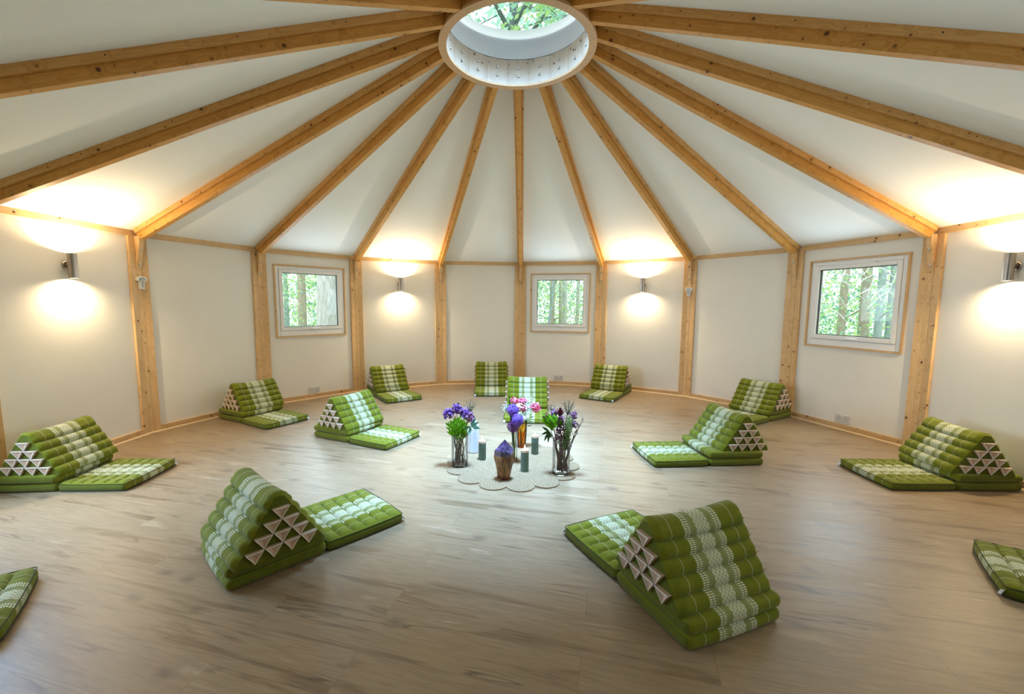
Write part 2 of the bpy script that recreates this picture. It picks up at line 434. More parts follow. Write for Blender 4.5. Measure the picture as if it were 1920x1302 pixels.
# ------------------------------------------------------------------ mesh helpers
class MB:
    def __init__(s): s.v = []; s.f = []; s.mi = []; s.uv = []
    def face(s, idx, mi=0, uv=None): s.f.append(tuple(idx)); s.mi.append(mi); s.uv.append(uv)
    def add(s, pts): i = len(s.v); s.v.extend(tuple(p) for p in pts); return i
    def box(s, a, b, mi=0):
        (x0, y0, z0), (x1, y1, z1) = a, b
        i = s.add([(x0, y0, z0), (x1, y0, z0), (x1, y1, z0), (x0, y1, z0), (x0, y0, z1), (x1, y0, z1), (x1, y1, z1), (x0, y1, z1)])
        for q in ((0, 3, 2, 1), (4, 5, 6, 7), (0, 1, 5, 4), (1, 2, 6, 5), (2, 3, 7, 6), (3, 0, 4, 7)): s.face([i + j for j in q], mi)
        return s
    def prism(s, poly, h0, h1, axis='Z', mi=0, cap=None):
        def P(p, h): return {'Z': (p[0], p[1], h), 'X': (h, p[0], p[1]), 'Y': (p[1], h, p[0])}[axis]
        n = len(poly); i = s.add([P(p, h0) for p in poly] + [P(p, h1) for p in poly])
        for j in range(n):
            k = (j + 1) % n; s.face((i + j, i + k, i + n + k, i + n + j), mi)
        c = mi if cap is None else cap
        s.face([i + j for j in range(n)][::-1], c); s.face([i + n + j for j in range(n)], c)
        return s
    def lathe(s, prof, seg=32, mi=0, center=(0, 0, 0), mis=None, close=False):
        cx, cy, cz = center; n = len(prof)
        i = s.add([(cx + r * cos(2 * pi * j / seg), cy + r * sin(2 * pi * j / seg), cz + z) for j in range(seg) for r, z in prof])
        for j in range(seg):
            k = (j + 1) % seg
            for q in range(n if close else n - 1):
                q2 = (q + 1) % n
                a, b, c, d = i + j * n + q, i + k * n + q, i + k * n + q2, i + j * n + q2
                s.face((a, b, c, d), mis[q] if mis else mi)
        return s
    def tube(s, pts, rad, seg=8, mi=0, closed=False, cap=True):
        pts = [Vector(p) for p in pts]; n = len(pts)
        rads = rad if isinstance(rad, (list, tuple)) else [rad] * n
        rings = []; nrm = None
        for j, p in enumerate(pts):
            a = pts[(j - 1) % n] if (closed or j > 0) else p; b = pts[(j + 1) % n] if (closed or j < n - 1) else p
            t = (b - a); t = t.normalized() if t.length > 1e-9 else Vector((0, 0, 1))
            if nrm is None:
                nrm = t.orthogonal().normalized()
            else:
                nrm = (nrm - t * nrm.dot(t)); nrm = nrm.normalized() if nrm.length > 1e-6 else t.orthogonal().normalized()
            bt = t.cross(nrm)
            rings.append(s.add([p + rads[j] * (cos(2 * pi * q / seg) * nrm + sin(2 * pi * q / seg) * bt) for q in range(seg)]))
        for j in range(n if closed else n - 1):
            a, b = rings[j], rings[(j + 1) % n]
            for q in range(seg):
                q2 = (q + 1) % seg; s.face((a + q, a + q2, b + q2, b + q), mi)
        if cap and not closed:
            s.face([rings[0] + q for q in range(seg)][::-1], mi); s.face([rings[-1] + q for q in range(seg)], mi)
        return s
    def ball(s, c, r, seg=8, rows=5, mi=0, sc=(1, 1, 1)):
        prof = []
        i0 = s.add([(c[0], c[1], c[2] - r * sc[2])])
        rs = []
        for q in range(1, rows):
            a = -pi / 2 + pi * q / rows
            rs.append(s.add([(c[0] + r * sc[0] * cos(a) * cos(2 * pi * j / seg), c[1] + r * sc[1] * cos(a) * sin(2 * pi * j / seg), c[2] + r * sc[2] * sin(a)) for j in range(seg)]))
        i1 = s.add([(c[0], c[1], c[2] + r * sc[2])])
        for j in range(seg):
            k = (j + 1) % seg
            s.face((i0, rs[0] + k, rs[0] + j), mi)
            for q in range(len(rs) - 1): s.face((rs[q] + j, rs[q] + k, rs[q + 1] + k, rs[q + 1] + j), mi)
            s.face((rs[-1] + j, rs[-1] + k, i1), mi)
        return s
    def leaf(s, base, tip, width, nrm, mi=0, bend=0.0, n=4, prof=None):
        base = Vector(base); tip = Vector(tip); d = tip - base; L = d.length
        side = d.cross(Vector(nrm)); side = side.normalized() if side.length > 1e-9 else d.orthogonal().normalized()
        up_ = side.cross(d).normalized()
        rows = []
        for j in range(n + 1):
            t = j / n; w = width * (prof(t) if prof else max(.04, sin(pi * (t ** .8)) ** .9))
            c = base + d * t + up_ * bend * L * 4 * t * (1 - t)
            rows.append(s.add([c - side * w / 2, c + up_ * (-.12 * w), c + side * w / 2]))
        for a, b in zip(rows, rows[1:]):
            s.face((a, a + 1, b + 1, b), mi); s.face((a + 1, a + 2, b + 2, b + 1), mi)
        return s
    def build(s, name, mats, parent=None, smooth=None, mw=None, bevel=None):
        me = bpy.data.meshes.new(name); me.from_pydata(s.v, [], s.f)
        for m_ in (mats if isinstance(mats, (list, tuple)) else [mats]): me.materials.append(M[m_] if isinstance(m_, str) else m_)
        if any(s.mi): me.polygons.foreach_set('material_index', s.mi)
        if any(u is not None for u in s.uv):
            lay = me.uv_layers.new(name='UVMap'); li = 0; data = []
            for f, u in zip(s.f, s.uv):
                for j in range(len(f)): data.extend(u[j] if u else (9, 9))
            lay.data.foreach_set('uv', data)
        me.validate()
        if smooth is not None:
            me.polygons.foreach_set('use_smooth', [True] * len(me.polygons))
            me.set_sharp_from_angle(angle=radians(smooth))
        me.update()
        o = bpy.data.objects.new(name, me); COL.objects.link(o)
        if parent: o.parent = parent
        if mw is not None: o.matrix_local = mw
        if bevel:
            md = o.modifiers.new('edge', 'BEVEL'); md.width = bevel; md.segments = 2; md.limit_method = 'ANGLE'; md.angle_limit = radians(40)
        return o

def tag(o, label, cat, group=None):
    o['label'] = label; o['category'] = cat
    if group: o['group'] = group
    return o
def struct(o): o['kind'] = 'structure'; return o
def empty(name, mw=None):
    o = bpy.data.objects.new(name, None); COL.objects.link(o); o.empty_display_size = .1
    if mw is not None: o.matrix_world = mw
    return o
def copy_child(o, parent):
    c = o.copy(); COL.objects.link(c); c.parent = parent
    for ch in o.children: copy_child(ch, c)
    return c

# ================================================================== THE ROOM SHELL
b = MB()
b.prism([(3.9 * sin(ang(k)), 3.9 * cos(ang(k))) for k in range(N)][::-1], -.12, 0)
struct(b.build('floor', 'floor'))

# ceiling: eighteen flat white facets rising to the skylight
b = MB(); ro_, ri_ = 3.86, .555
def zc(r): return ZTOP + SLOPE * (3.68 - r)
for k in range(N):
    a0, a1 = ang(k), ang(k + 1)
    P = [(ro_ * sin(a0), ro_ * cos(a0), zc(ro_)), (ro_ * sin(a1), ro_ * cos(a1), zc(ro_)), (ri_ * sin(a1), ri_ * cos(a1), zc(ri_)), (ri_ * sin(a0), ri_ * cos(a0), zc(ri_))]
    i = b.add(P + [(x, y, z + .12) for x, y, z in P])
    b.face((i, i + 1, i + 2, i + 3)); b.face((i + 7, i + 6, i + 5, i + 4)); b.face((i, i + 4, i + 5, i + 1)); b.face((i + 2, i + 6, i + 7, i + 3))
struct(b.build('ceiling', 'ceiling'))

WIN = (-3, 0, 3, 6)
DOOR = -6
TRIM_H, WZ0, WZ1 = .474, .857, 1.80
side_names = {-9: 'south', -8: 'south_a', -7: 'southwest_a', -6: 'southwest', -5: 'west', -4: 'west_a', -3: 'northwest', -2: 'northwest_a', -1: 'north_a', 0: 'north', 1: 'north_b', 2: 'northeast_a', 3: 'northeast', 4: 'east', 5: 'east_a', 6: 'southeast', 7: 'southeast_a', 8: 'south_b'}
for k in range(-9, 9):
    b = MB(); y0, y1, hw, zt = WALL_Y, WALL_Y + .11, .668, 2.03
    if k in WIN:
        a = TRIM_H - .012
        b.box((-hw, y0, 0), (-a, y1, zt)).box((a, y0, 0), (hw, y1, zt)).box((-a, y0, 0), (a, y1, WZ0 + .012)).box((-a, y0, WZ1 - .012), (a, y1, zt))
    elif k == DOOR: b.box((-hw, y0, 0), (-.45, y1, zt)).box((.45, y0, 0), (hw, y1, zt)).box((-.45, y0, 1.90), (.45, y1, zt))
    else: b.box((-hw, y0, 0), (hw, y1, zt))
    struct(b.build('wall_' + side_names[k], 'paint', mw=frame_panel(k)))
    # top rail
    struct(MB().box((-HALF, 0, 1.927), (HALF, .06, 1.995)).build('trim_%d' % (k + 10), 'trim', mw=frame_panel(k), bevel=.002))
    # skirting with a pale bead along its foot
    if k == DOOR: continue
    e = .0855
    s_ = struct(MB().box((-HALF + e, .006, 0), (HALF - e, WALL_Y, .060)).build('baseboard_' + side_names[k], 'trim', mw=frame_panel(k), bevel=.002))
    q = [(0, 0), (-.014, 0), (-.0125, .007), (-.007, .0125), (0, .014)]
    MB().prism(q, -HALF, HALF, 'X').build('bead', 'bead', s_)

# windows
def ring_frame(b, x0, x1, z0, z1, w, ya, yb, mi=0, wb=None):
    wb = wb or w
    b.box((x0, ya, z0), (x0 + w, yb, z1), mi).box((x1 - w, ya, z0), (x1, yb, z1), mi)
    b.box((x0 + w, ya, z1 - w), (x1 - w, yb, z1), mi).box((x0 + w, ya, z0), (x1 - w, yb, z0 + wb), mi)
    return b
for n_, k in enumerate(WIN):
    root = struct(empty('window_%d' % (n_ + 1), frame_panel(k)))
    T = TRIM_H
    for a, c in (((-T, .006, WZ0), (-T + .018, .07, WZ1)), ((T - .018, .006, WZ0), (T, .07, WZ1))):
        o = MB().prism([(a[1], a[0]), (c[1], a[0]), (c[1], c[0]), (a[1], c[0])], a[2], c[2]).build('trim_board', 'trim', root)
        me = o.data     # stand the board's grain along its length
        for v in me.vertices: v.co = Vector((v.co.z, v.co.x, -v.co.y))
        o.matrix_local = Matrix(((0, 0, -1, 0), (0, 1, 0, 0), (1, 0, 0, 0), (0, 0, 0, 1)))
    MB().box((-T + .018, .006, WZ0), (T - .018, .07, WZ0 + .018)).build('trim_board', 'trim', root)
    MB().box((-T + .018, .006, WZ1 - .018), (T - .018, .07, WZ1)).build('trim_board', 'trim', root)
    b = MB(); ring_frame(b, -T + .018, T - .018, WZ0 + .018, WZ1 - .018, .042, .020, .10, 0, .068)
    b.build('outer_frame', 'upvc', root, bevel=.004)
    fx, fz0, fz1 = T - .062, WZ0 + .088, WZ1 - .062
    b = MB(); ring_frame(b, -fx, fx, fz0, fz1, .043, .010, .085, 0, .046)
    sash = b.build('sash', 'upvc', root, bevel=.005)
    gx, g0, g1 = fx - .043, fz0 + .046, fz1 - .043
    b = MB(); ring_frame(b, -gx, gx, g0, g1, .006, .040, .060)
    b.build('seal_and_gap', 'seal_and_gap', sash)
    MB().box((-gx + .004, .048, g0 + .004), (gx - .004, .052, g1 - .004)).build('glass_pane', 'glass', sash)
    v_ = MB().box((-.19, .004, fz1 - .004), (.19, .020, fz1 + .014)).build('trickle_vent', 'upvc', root, bevel=.003)
    b = MB().box((-.03, -.004, fz0 + .012), (.03, .010, fz0 + .026)).box((-.012, -.022, fz0 + .014), (.012, -.002, fz0 + .024)).box((-.012, -.026, fz0 + .014), (.095, -.014, fz0 + .024))
    b.build('handle', 'white', sash, bevel=.003)

# a glazed door, just outside the photo
root = struct(empty('door_1', frame_panel(DOOR)))
b = MB(); ring_frame(b, -.45, .45, .0, 1.90, .055, .020, .11)
b.build('outer_frame', 'upvc', root, bevel=.004)
b = MB(); ring_frame(b, -.393, .393, .06, 1.843, .075, .012, .085, 0, .12)
leaf_ = b.build('door_leaf', 'upvc', root, bevel=.004)
MB().box((-.32, .046, .18), (.32, .052, 1.77)).build('glass_pane', 'glass', leaf_)
MB().box((.34, -.035, .97), (.36, .012, .99)).box((.24, -.040, .97), (.36, -.028, .99)).build('handle', 'white', leaf_, bevel=.003)

# corner posts: two studs, a middle stud and a bolted knee under each rafter
POST = {-9: None, -8: None, -7: None, -6: None,
 -5: 'pine corner post at the picture edge behind the cushion with bluish pockets',
 -4: 'pine corner post with a white bracket, nearer the broad-trunk window',
 -3: 'pine corner post between a blank panel and the broad-trunk window',
 -2: 'pine corner post between the broad-trunk window and a small wall light',
 -1: 'pine corner post between a wall light and the blank panel behind the back cushion',
 0: 'pine corner post under the central rafter, beside the slim-trunks window',
 1: 'pine corner post between the slim-trunks window and a wall light',
 2: 'pine corner post with a white bracket, next to a small wall light',
 3: 'pine corner post between a blank panel and the bare-twig window',
 4: 'pine corner post between the bare-twig window and a large wall light'}
RAFT = {-9: None, -8: None, 8: None,
 -7: 'rafter stub leaving the picture top, on the broad-trunk window side',
 -6: 'dark pine rafter above all others reaching the edge on the broad-trunk window side',
 -5: 'pine rafter ending at the edge above the wall light with fan-shaped rays',
 -4: 'pine rafter glowing orange, landing on the bracketed post by the fan-ray light',
 -3: 'pine rafter landing between a blank panel and the broad-trunk window',
 -2: 'pine rafter landing between the broad-trunk window and a small wall light',
 -1: 'pine rafter next to the central one, landing beside a small wall light and blank panel',
 0: 'central pine rafter running straight down from the skylight ring',
 1: 'pine rafter landing between the slim-trunks window and a wall light',
 2: 'pine rafter landing on the bracketed post next to a small wall light',
 3: 'pine rafter landing between a blank panel and the bare-twig window',
 4: 'pine rafter glowing orange, landing on the post beyond the bare-twig window',
 5: 'pale pine rafter leaving the picture on the bare-twig window side, above a wall light',
 6: 'thick dark pine rafter with big knots, uppermost on the bare-twig window side',
 7: 'rafter stub leaving the picture top, on the bare-twig window side'}
s10, c10 = sin(STEP / 2), cos(STEP / 2)
def stud_poly(sg, a, b_, d0, d1):
    # along the wall: (sg*c10, -s10); outward normal of that wall: (sg*s10, c10) in (Y,Z) of the post frame
    P = lambda s, d: (sg * (c10 * s + s10 * d), -s10 * s + c10 * d)
    q = [P(a, d0), P(b_, d0), P(b_, d1), P(a, d1)]
    return q if sg > 0 else q[::-1]
def bolt_mb(y, x, z0):
    b = MB(); seg = 12
    pr = [(0, -.006), (.006, -.0055), (.0085, -.002), (.0085, 0)]
    i = b.add([(x + r * cos(2 * pi * j / seg), y + r * sin(2 * pi * j / seg), z0 + z) for j in range(seg) for r, z in pr])
    for j in range(seg):
        k = (j + 1) % seg
        for q in range(3): b.face((i + j * 4 + q, i + k * 4 + q, i + k * 4 + q + 1, i + j * 4 + q + 1))
    w_ = [(x + .0125 * cos(2 * pi * j / 16), y + .0125 * sin(2 * pi * j / 16)) for j in range(16)]
    b.prism(w_[::-1], z0 - .0008, z0 + .001, 'Z', 1)
    return b
for k in range(-9, 9):
    a = ang(k); t = Vector((cos(a), -sin(a), 0)); d = Vector((sin(a), cos(a), 0)); o_ = d * R
    mw = Matrix(((0, t.x, d.x, o_.x), (0, t.y, d.y, o_.y), (1, 0, 0, 0), (0, 0, 0, 1)))
    lab = POST.get(k) or 'pine corner post of the round room, out of the photo behind the viewpoint'
    root = tag(empty('corner_post', mw), lab, 'post', 'corner posts')
    for sg in (-1, 1):
        MB().prism(stud_poly(sg, .0225, .0855, 0, .024), 0, 1.927, 'X').build('side_stud', 'pine', root, bevel=.0015)
    MB().prism([(-.0215, -.005), (.0215, -.005), (.0215, .019), (-.0215, .019)], 0, 1.52, 'X').build('middle_stud', 'pine', root, bevel=.001)
    # knee: deep at the top, flush at the foot
    kt = 1.93
    P = [(1.521, -.006), (1.60, -.006), (1.868, -.062), (kt, -.062), (kt, .019), (1.521, .019)]
    b = MB(); i = b.add([(x, y, z) for y in (-.0218, .0218) for x, z in P]); n = 6
    b.face([i + j for j in range(n)]); b.face([i + n + j for j in range(n)][::-1])
    for j in range(n): q = (j + 1) % n; b.face((i + j, i + n + j, i + n + q, i + q))
    b.build('knee_bracket', 'pine', root, bevel=.001)
    for x, z in ((1.80, -.048), (1.665, -.0195)):
        bolt_mb(0, x, z).build('bolt', ['zinc', 'dark_steel'], root, 30)
    # the rafter: local X runs from the wall up to the ring
    v = -d * cos(SA) + Vector((0, 0, sin(SA))); nz = v.cross(t)
    o2 = d * 3.68 + Vector((0, 0, ZTOP))
    rw = Matrix(((v.x, t.x, nz.x, o2.x), (v.y, t.y, nz.y, o2.y), (v.z, t.z, nz.z, o2.z), (0, 0, 0, 1)))
    L = (3.68 - .562) / cos(SA)
    lab = RAFT.get(k) or 'pine roof rafter behind the viewpoint, out of the photo'
    root = tag(empty('roof_rafter', rw), lab, 'rafter', 'roof rafters')
    b = MB(); i = b.add([(x, y, z) for y in (-.025, .025) for x, z in ((-.02, 0), (.028, -.110), (L - .045, -.110), (L + .002, 0))])
    b.face((i, i + 1, i + 2, i + 3)); b.face((i + 7, i + 6, i + 5, i + 4))
    for j in range(4): q = (j + 1) % 4; b.face((i + j, i + 4 + j, i + 4 + q, i + q))
    b.build('beam', 'rafter', root, bevel=.0025)
    for sg in (-1, 1):
        y0, y1 = sorted((sg * .025, sg * .045))
        bt = MB().box((.01, y0, -.046), (L - .03, y1, .01)).build('batten', 'batten', root, bevel=.002)
        x = .18 + rnd.random() * .2
        while x < L - .15:
            yb = sg * .0452
            p = [(x + .0042 * cos(2 * pi * j / 8), yb, -.022 + .0042 * sin(2 * pi * j / 8)) for j in range(8)]
            b = MB(); i = b.add(p + [(px, yb + sg * .0006, pz) for px, _, pz in p])
            for j in range(8): q = (j + 1) % 8; b.face((i + j, i + q, i + 8 + q, i + 8 + j))
            b.face([i + 8 + j for j in range(8)] if sg < 0 else [i + 8 + j for j in range(8)][::-1])
            b.build('screw', 'dark', bt)
            x += .62

# ================================================================== SKYLIGHT
sky = tag(empty('skylight', Matrix.Translation((0, 0, 3.157))), 'round domed skylight with a wooden ring at the top of the ceiling', 'skylight')
MB().lathe([(.517, 0), (.575, 0), (.575, .018), (.517, .018)], 96, close=True).build('ring_plate', 'ply', sky, 30)
for k in range(N):
    a = ang(k); t = Vector((cos(a), -sin(a), 0)); d = Vector((sin(a), cos(a), 0)); o_ = d * .519
    mw = Matrix(((0, t.x, d.x, o_.x), (0, t.y, d.y, o_.y), (1, 0, 0, .018), (0, 0, 0, 1)))
    hwid = .519 * math.tan(STEP / 2) - .0006
    pk = MB().box((0, -hwid, 0), (.194, hwid, .022)).build('kerb_plank', 'pale_plank', sky, mw=mw)
    # outer timber ring that the rafters butt against
    MB().box((.0, -.562 * math.tan(STEP / 2), .028), (.17, .562 * math.tan(STEP / 2), .043)).build('outer_kerb', 'rafter', sky, mw=mw)
    for x in (.062, .128):
        bolt_mb(0, x, -.0005).build('bolt', ['zinc', 'dark_steel'], pk, 30)
MB().lathe([(.545, .212), (.545, .222), (.56, .222), (.56, .212)], 72, close=True).build('seal_and_gap', 'seal_and_gap', sky, 30)  # black ring painted in for the dark gap between planks and upstand
MB().lathe([(.530, .222), (.545, .392), (.60, .392), (.60, .222)], 96, close=True).build('upstand', 'upstand', sky, 30)
MB().lathe([(.546, .389), (.533, .393), (.528, .41), (.528, .44), (.536, .457)], 96).build('dome_rim', 'rimwhite', sky, 60)
prof = [(.535, .456), (.522, .50), (.48, .55), (.40, .60), (.28, .64), (.14, .662), (.0005, .668)]
MB().lathe(prof, 64).build('dome', 'dome', sky, 60)

# ================================================================== WALL LIGHTS, SOCKETS, BRACKETS
def lamp_label(k):
    return {-8: 'brushed steel wall light behind the viewpoint, out of the photo', 7: 'brushed steel wall light behind the viewpoint, out of the photo',
            -5: 'large brushed steel wall light casting fan-shaped rays below, near a bracketed post',
            -2: 'small brushed steel wall light next to the broad-trunk window',
            1: 'small brushed steel wall light next to the slim-trunks window',
            4: 'large brushed steel wall light at the edge beyond the bare-twig window'}[k]
def spot(name, parent, loc, down, power, size=166, blend=1.0):
    l = bpy.data.lights.new(name, 'SPOT'); l.energy = power; l.color = (1, .77, .48)
    l.spot_size = radians(size); l.spot_blend = blend; l.shadow_soft_size = .012
    o = bpy.data.objects.new(name, l); COL.objects.link(o); o.parent = parent
    o.matrix_local = Matrix.Translation(loc) @ Matrix.Rotation(0 if down else pi, 4, 'X')
    return o
for k in (-5, -2, 1, 4):
    root = tag(empty('wall_light', frame_panel(k, 0, 1.595)), lamp_label(k), 'wall light', 'up-and-down wall lights')
    Y = -.034; r = .031
    MB().lathe([(r - .002, -.100), (r, -.0995), (r, .0995), (r - .002, .100), (r - .003, .0995), (r - .003, .088), (r - .003, -.088), (r - .003, -.0995)], 40, center=(0, Y, 0), close=True).build('lamp_tube', 'steel', root, 30)
    for sg in (-1, 1):
        b = MB(); b.lathe([(.0005, sg * .086), (r - .0035, sg * .086)], 24, center=(0, Y, 0)); b.build('lamp_lens', 'lamp', root)
    MB().ball((0, .004, .004), .017, 16, 8, sc=(1, 1.1, 1)).build('ball_joint', 'dark_steel', root, 60)
    i = MB(); i.prism([(.034 * sin(2 * pi * j / 28), .034 * cos(2 * pi * j / 28)) for j in range(28)], .012, WALL_Y, 'Y'); i.build('wall_plate', 'steel', root, 30, Matrix.Translation((0, 0, .004)), bevel=.004)
    spot('lamp_beam_down', root, (0, Y, -.101), True, 29)
    spot('lamp_beam_up', root, (0, Y, .101), False, 50)

for k, x, lab in ((-3, -.015, 'white double wall socket under the window with a broad pale trunk'), (0, .002, 'white double wall socket under the window with slim straight trunks'), (3, .004, 'white double wall socket under the window with bare twigs')):
    root = tag(empty('wall_socket', frame_panel(k, WALL_Y, .117, x)), lab, 'socket', 'double wall sockets')
    b = MB().box((-.073, -.010, -.043), (.073, 0, .043)); b.build('faceplate', 'socket', root, bevel=.003)
    b = MB()
    for cx in (-.036, .036):
        for dx, dz, w, h in ((0, .012, .003, .005), (-.011, -.010, .004, .0025), (.011, -.010, .004, .0025)):
            b.box((cx + dx - w, -.0106, dz - h), (cx + dx + w, -.0098, dz + h))
    b.build('pin_slots', 'dark', root)
    for cx in (-.012, .012): MB().box((cx - .006, -.0135, .016), (cx + .006, -.009, .034)).build('rocker_switch', 'white', root, bevel=.001)

for k, lab in ((-4, 'white T-shaped bracket on the post near the fan-ray wall light'), (2, 'white T-shaped bracket on the post next to a small wall light')):
    a = ang(k); t = Vector((cos(a), -sin(a), 0)); d = Vector((sin(a), cos(a), 0)); o_ = d * (R - .006) + Vector((0, 0, 1.49))
    mw = Matrix(((t.x, d.x, 0, o_.x), (t.y, d.y, 0, o_.y), (0, 0, 1, o_.z), (0, 0, 0, 1)))
    root = tag(empty('wall_bracket', mw), lab, 'bracket', 'white post brackets')
    P = [(-.020, -.060), (.020, -.060), (.024, .012), (.044, .020), (.046, .040), (.036, .056), (.016, .062), (-.016, .062), (-.036, .056), (-.046, .040), (-.044, .020), (-.024, .012)]
    b = MB(); n = len(P); i = b.add([(x, 0, z) for x, z in P] + [(x, -.026, z) for x, z in P] + [(x * .72, -.030, z * .80 + .002) for x, z in P] + [(x * .62, -.012, z * .74 + .002) for x, z in P])
    for r0 in range(3):
        for j in range(n): q = (j + 1) % n; b.face((i + r0 * n + j, i + r0 * n + q, i + r0 * n + n + q, i + r0 * n + n + j))
    b.face([i + 3 * n + j for j in range(n)])
    b.build('bracket_body', 'white', root, 40)
    b = MB(); b.ball((0, -.014, .030), .013, 14, 6, sc=(1.4, .6, 1)); b.box((-.005, -.018, -.030), (.005, -.011, .02)); b.build('cradle', 'greyplastic', root, 40)

# ================================================================== FLOOR CUSHIONS
CW, CL, CH, CT = .497, .457, .058, .414

def pad(L, seed, tuft=True):
    """soft rounded mattress section; x across, y 0..L, z 0..CH, with stripe coordinates"""
    r_ = random.Random(seed)
    nx, ny, nz = 40, 42, 6
    a, bb, c = CW / 2, L / 2, CH / 2; rr = .024
    mb = MB(); idx = {}
    xs = [-a + CW * i / nx for i in range(nx + 1)]; ys = [-bb + L * i / ny for i in range(ny + 1)]; zs = [-c + CH * i / nz for i in range(nz + 1)]
    ph = [r_.uniform(-.006, .006) for _ in range(8)]
    def vert(x, y, z):
        key = (round(x, 5), round(y, 5), round(z, 5))
        if key in idx: return idx[key]
        q = Vector((max(-a + rr, min(a - rr, x)), max(-bb + rr, min(bb - rr, y)), max(-c + rr, min(c - rr, z))))
        dlt = Vector((x, y, z)) - q
        p = q + dlt.normalized() * rr if dlt.length > 1e-9 else q
        ex, ey = abs(x) / a, abs(y) / bb
        if z > c - 1e-6 and tuft:
            gy = abs(sin(pi * (y + bb) / L * 6)); gx = abs(sin(pi * (x + a) / CW * 5))
            p.z += (-.011 + .018 * (min(1, gy * 1.6) ** .6) * (.6 + .4 * min(1, gx * 1.6) ** .6)) * min(1, (1 - max(ex, ey)) * 9) 
        p.z += .004 * sin(x * 9 + ph[0] * 500) * sin(y * 8 + ph[1] * 500) * (z > 0)
        # bowed sides
        p.x += .006 * (1 - ey * ey) * (1 if x > 0 else -1) * (ex > .97); p.y += .008 * (1 - ex * ex) * (1 if y > 0 else -1) * (ey > .97)
        if z < -c + 1e-6: p.z = max(p.z, -c)
        idx[key] = mb.add([(p.x, p.y + bb, p.z + c)])[0] if False else mb.add([(p.x, p.y + bb, p.z + c)])
        return idx[key]
    for i in range(nx):
        for j in range(ny):
            for z, flip in ((c, 0), (-c, 1)):
                q = [(xs[i], ys[j]), (xs[i + 1], ys[j]), (xs[i + 1], ys[j + 1]), (xs[i], ys[j + 1])]
                if flip: q = q[::-1]
                mb.face([vert(x, y, z) for x, y in q], 0, [(x, y) for x, y in q])
    for i in range(nx):
        for l in range(nz):
            for y, flip in ((-bb, 0), (bb, 1)):
                q = [(xs[i], zs[l]), (xs[i + 1], zs[l]), (xs[i + 1], zs[l + 1]), (xs[i], zs[l + 1])]
                if flip: q = q[::-1]
                mb.face([vert(x, y, z) for x, z in q], 0, [(x, y + (c - z) * (1 if y > 0 else -1)) for x, z in q])
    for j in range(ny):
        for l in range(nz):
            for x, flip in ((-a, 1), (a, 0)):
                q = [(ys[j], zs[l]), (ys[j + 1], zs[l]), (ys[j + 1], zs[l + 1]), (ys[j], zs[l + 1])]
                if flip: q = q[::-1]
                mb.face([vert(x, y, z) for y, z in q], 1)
    return mb
def piping_loop(L, z, inset):
    a, y0, y1 = CW / 2 - inset, inset, L - inset
    pts = []
    for cx, cy, s0 in ((a - .012, y1 - .012, 0), (-a + .012, y1 - .012, 90), (-a + .012, y0 + .012, 180), (a - .012, y0 + .012, 270)):
        for q in range(5):
            th = radians(s0 + q * 22.5); px, py = cx + .012 * cos(th), cy + .012 * sin(th)
            pts.append((px, py, z))
    out = []
    n = len(pts)
    for j in range(n):
        p, q = Vector(pts[j]), Vector(pts[(j + 1) % n]); st = 12 if (q - p).length > .1 else 1
        for s_ in range(st):
            w = p.lerp(q, s_ / st); ex, ey = abs(w.x) / (CW / 2), abs(w.y - L / 2) / (L / 2)
            w.x += .006 * (1 - ey * ey) * (1 if w.x > 0 else -1) * (ex > .9); w.y += .008 * (1 - ex * ex) * (1 if w.y > L / 2 else -1) * (ey > .9)
            out.append(w)
    return MB().tube(out, .0022, 6, closed=True)

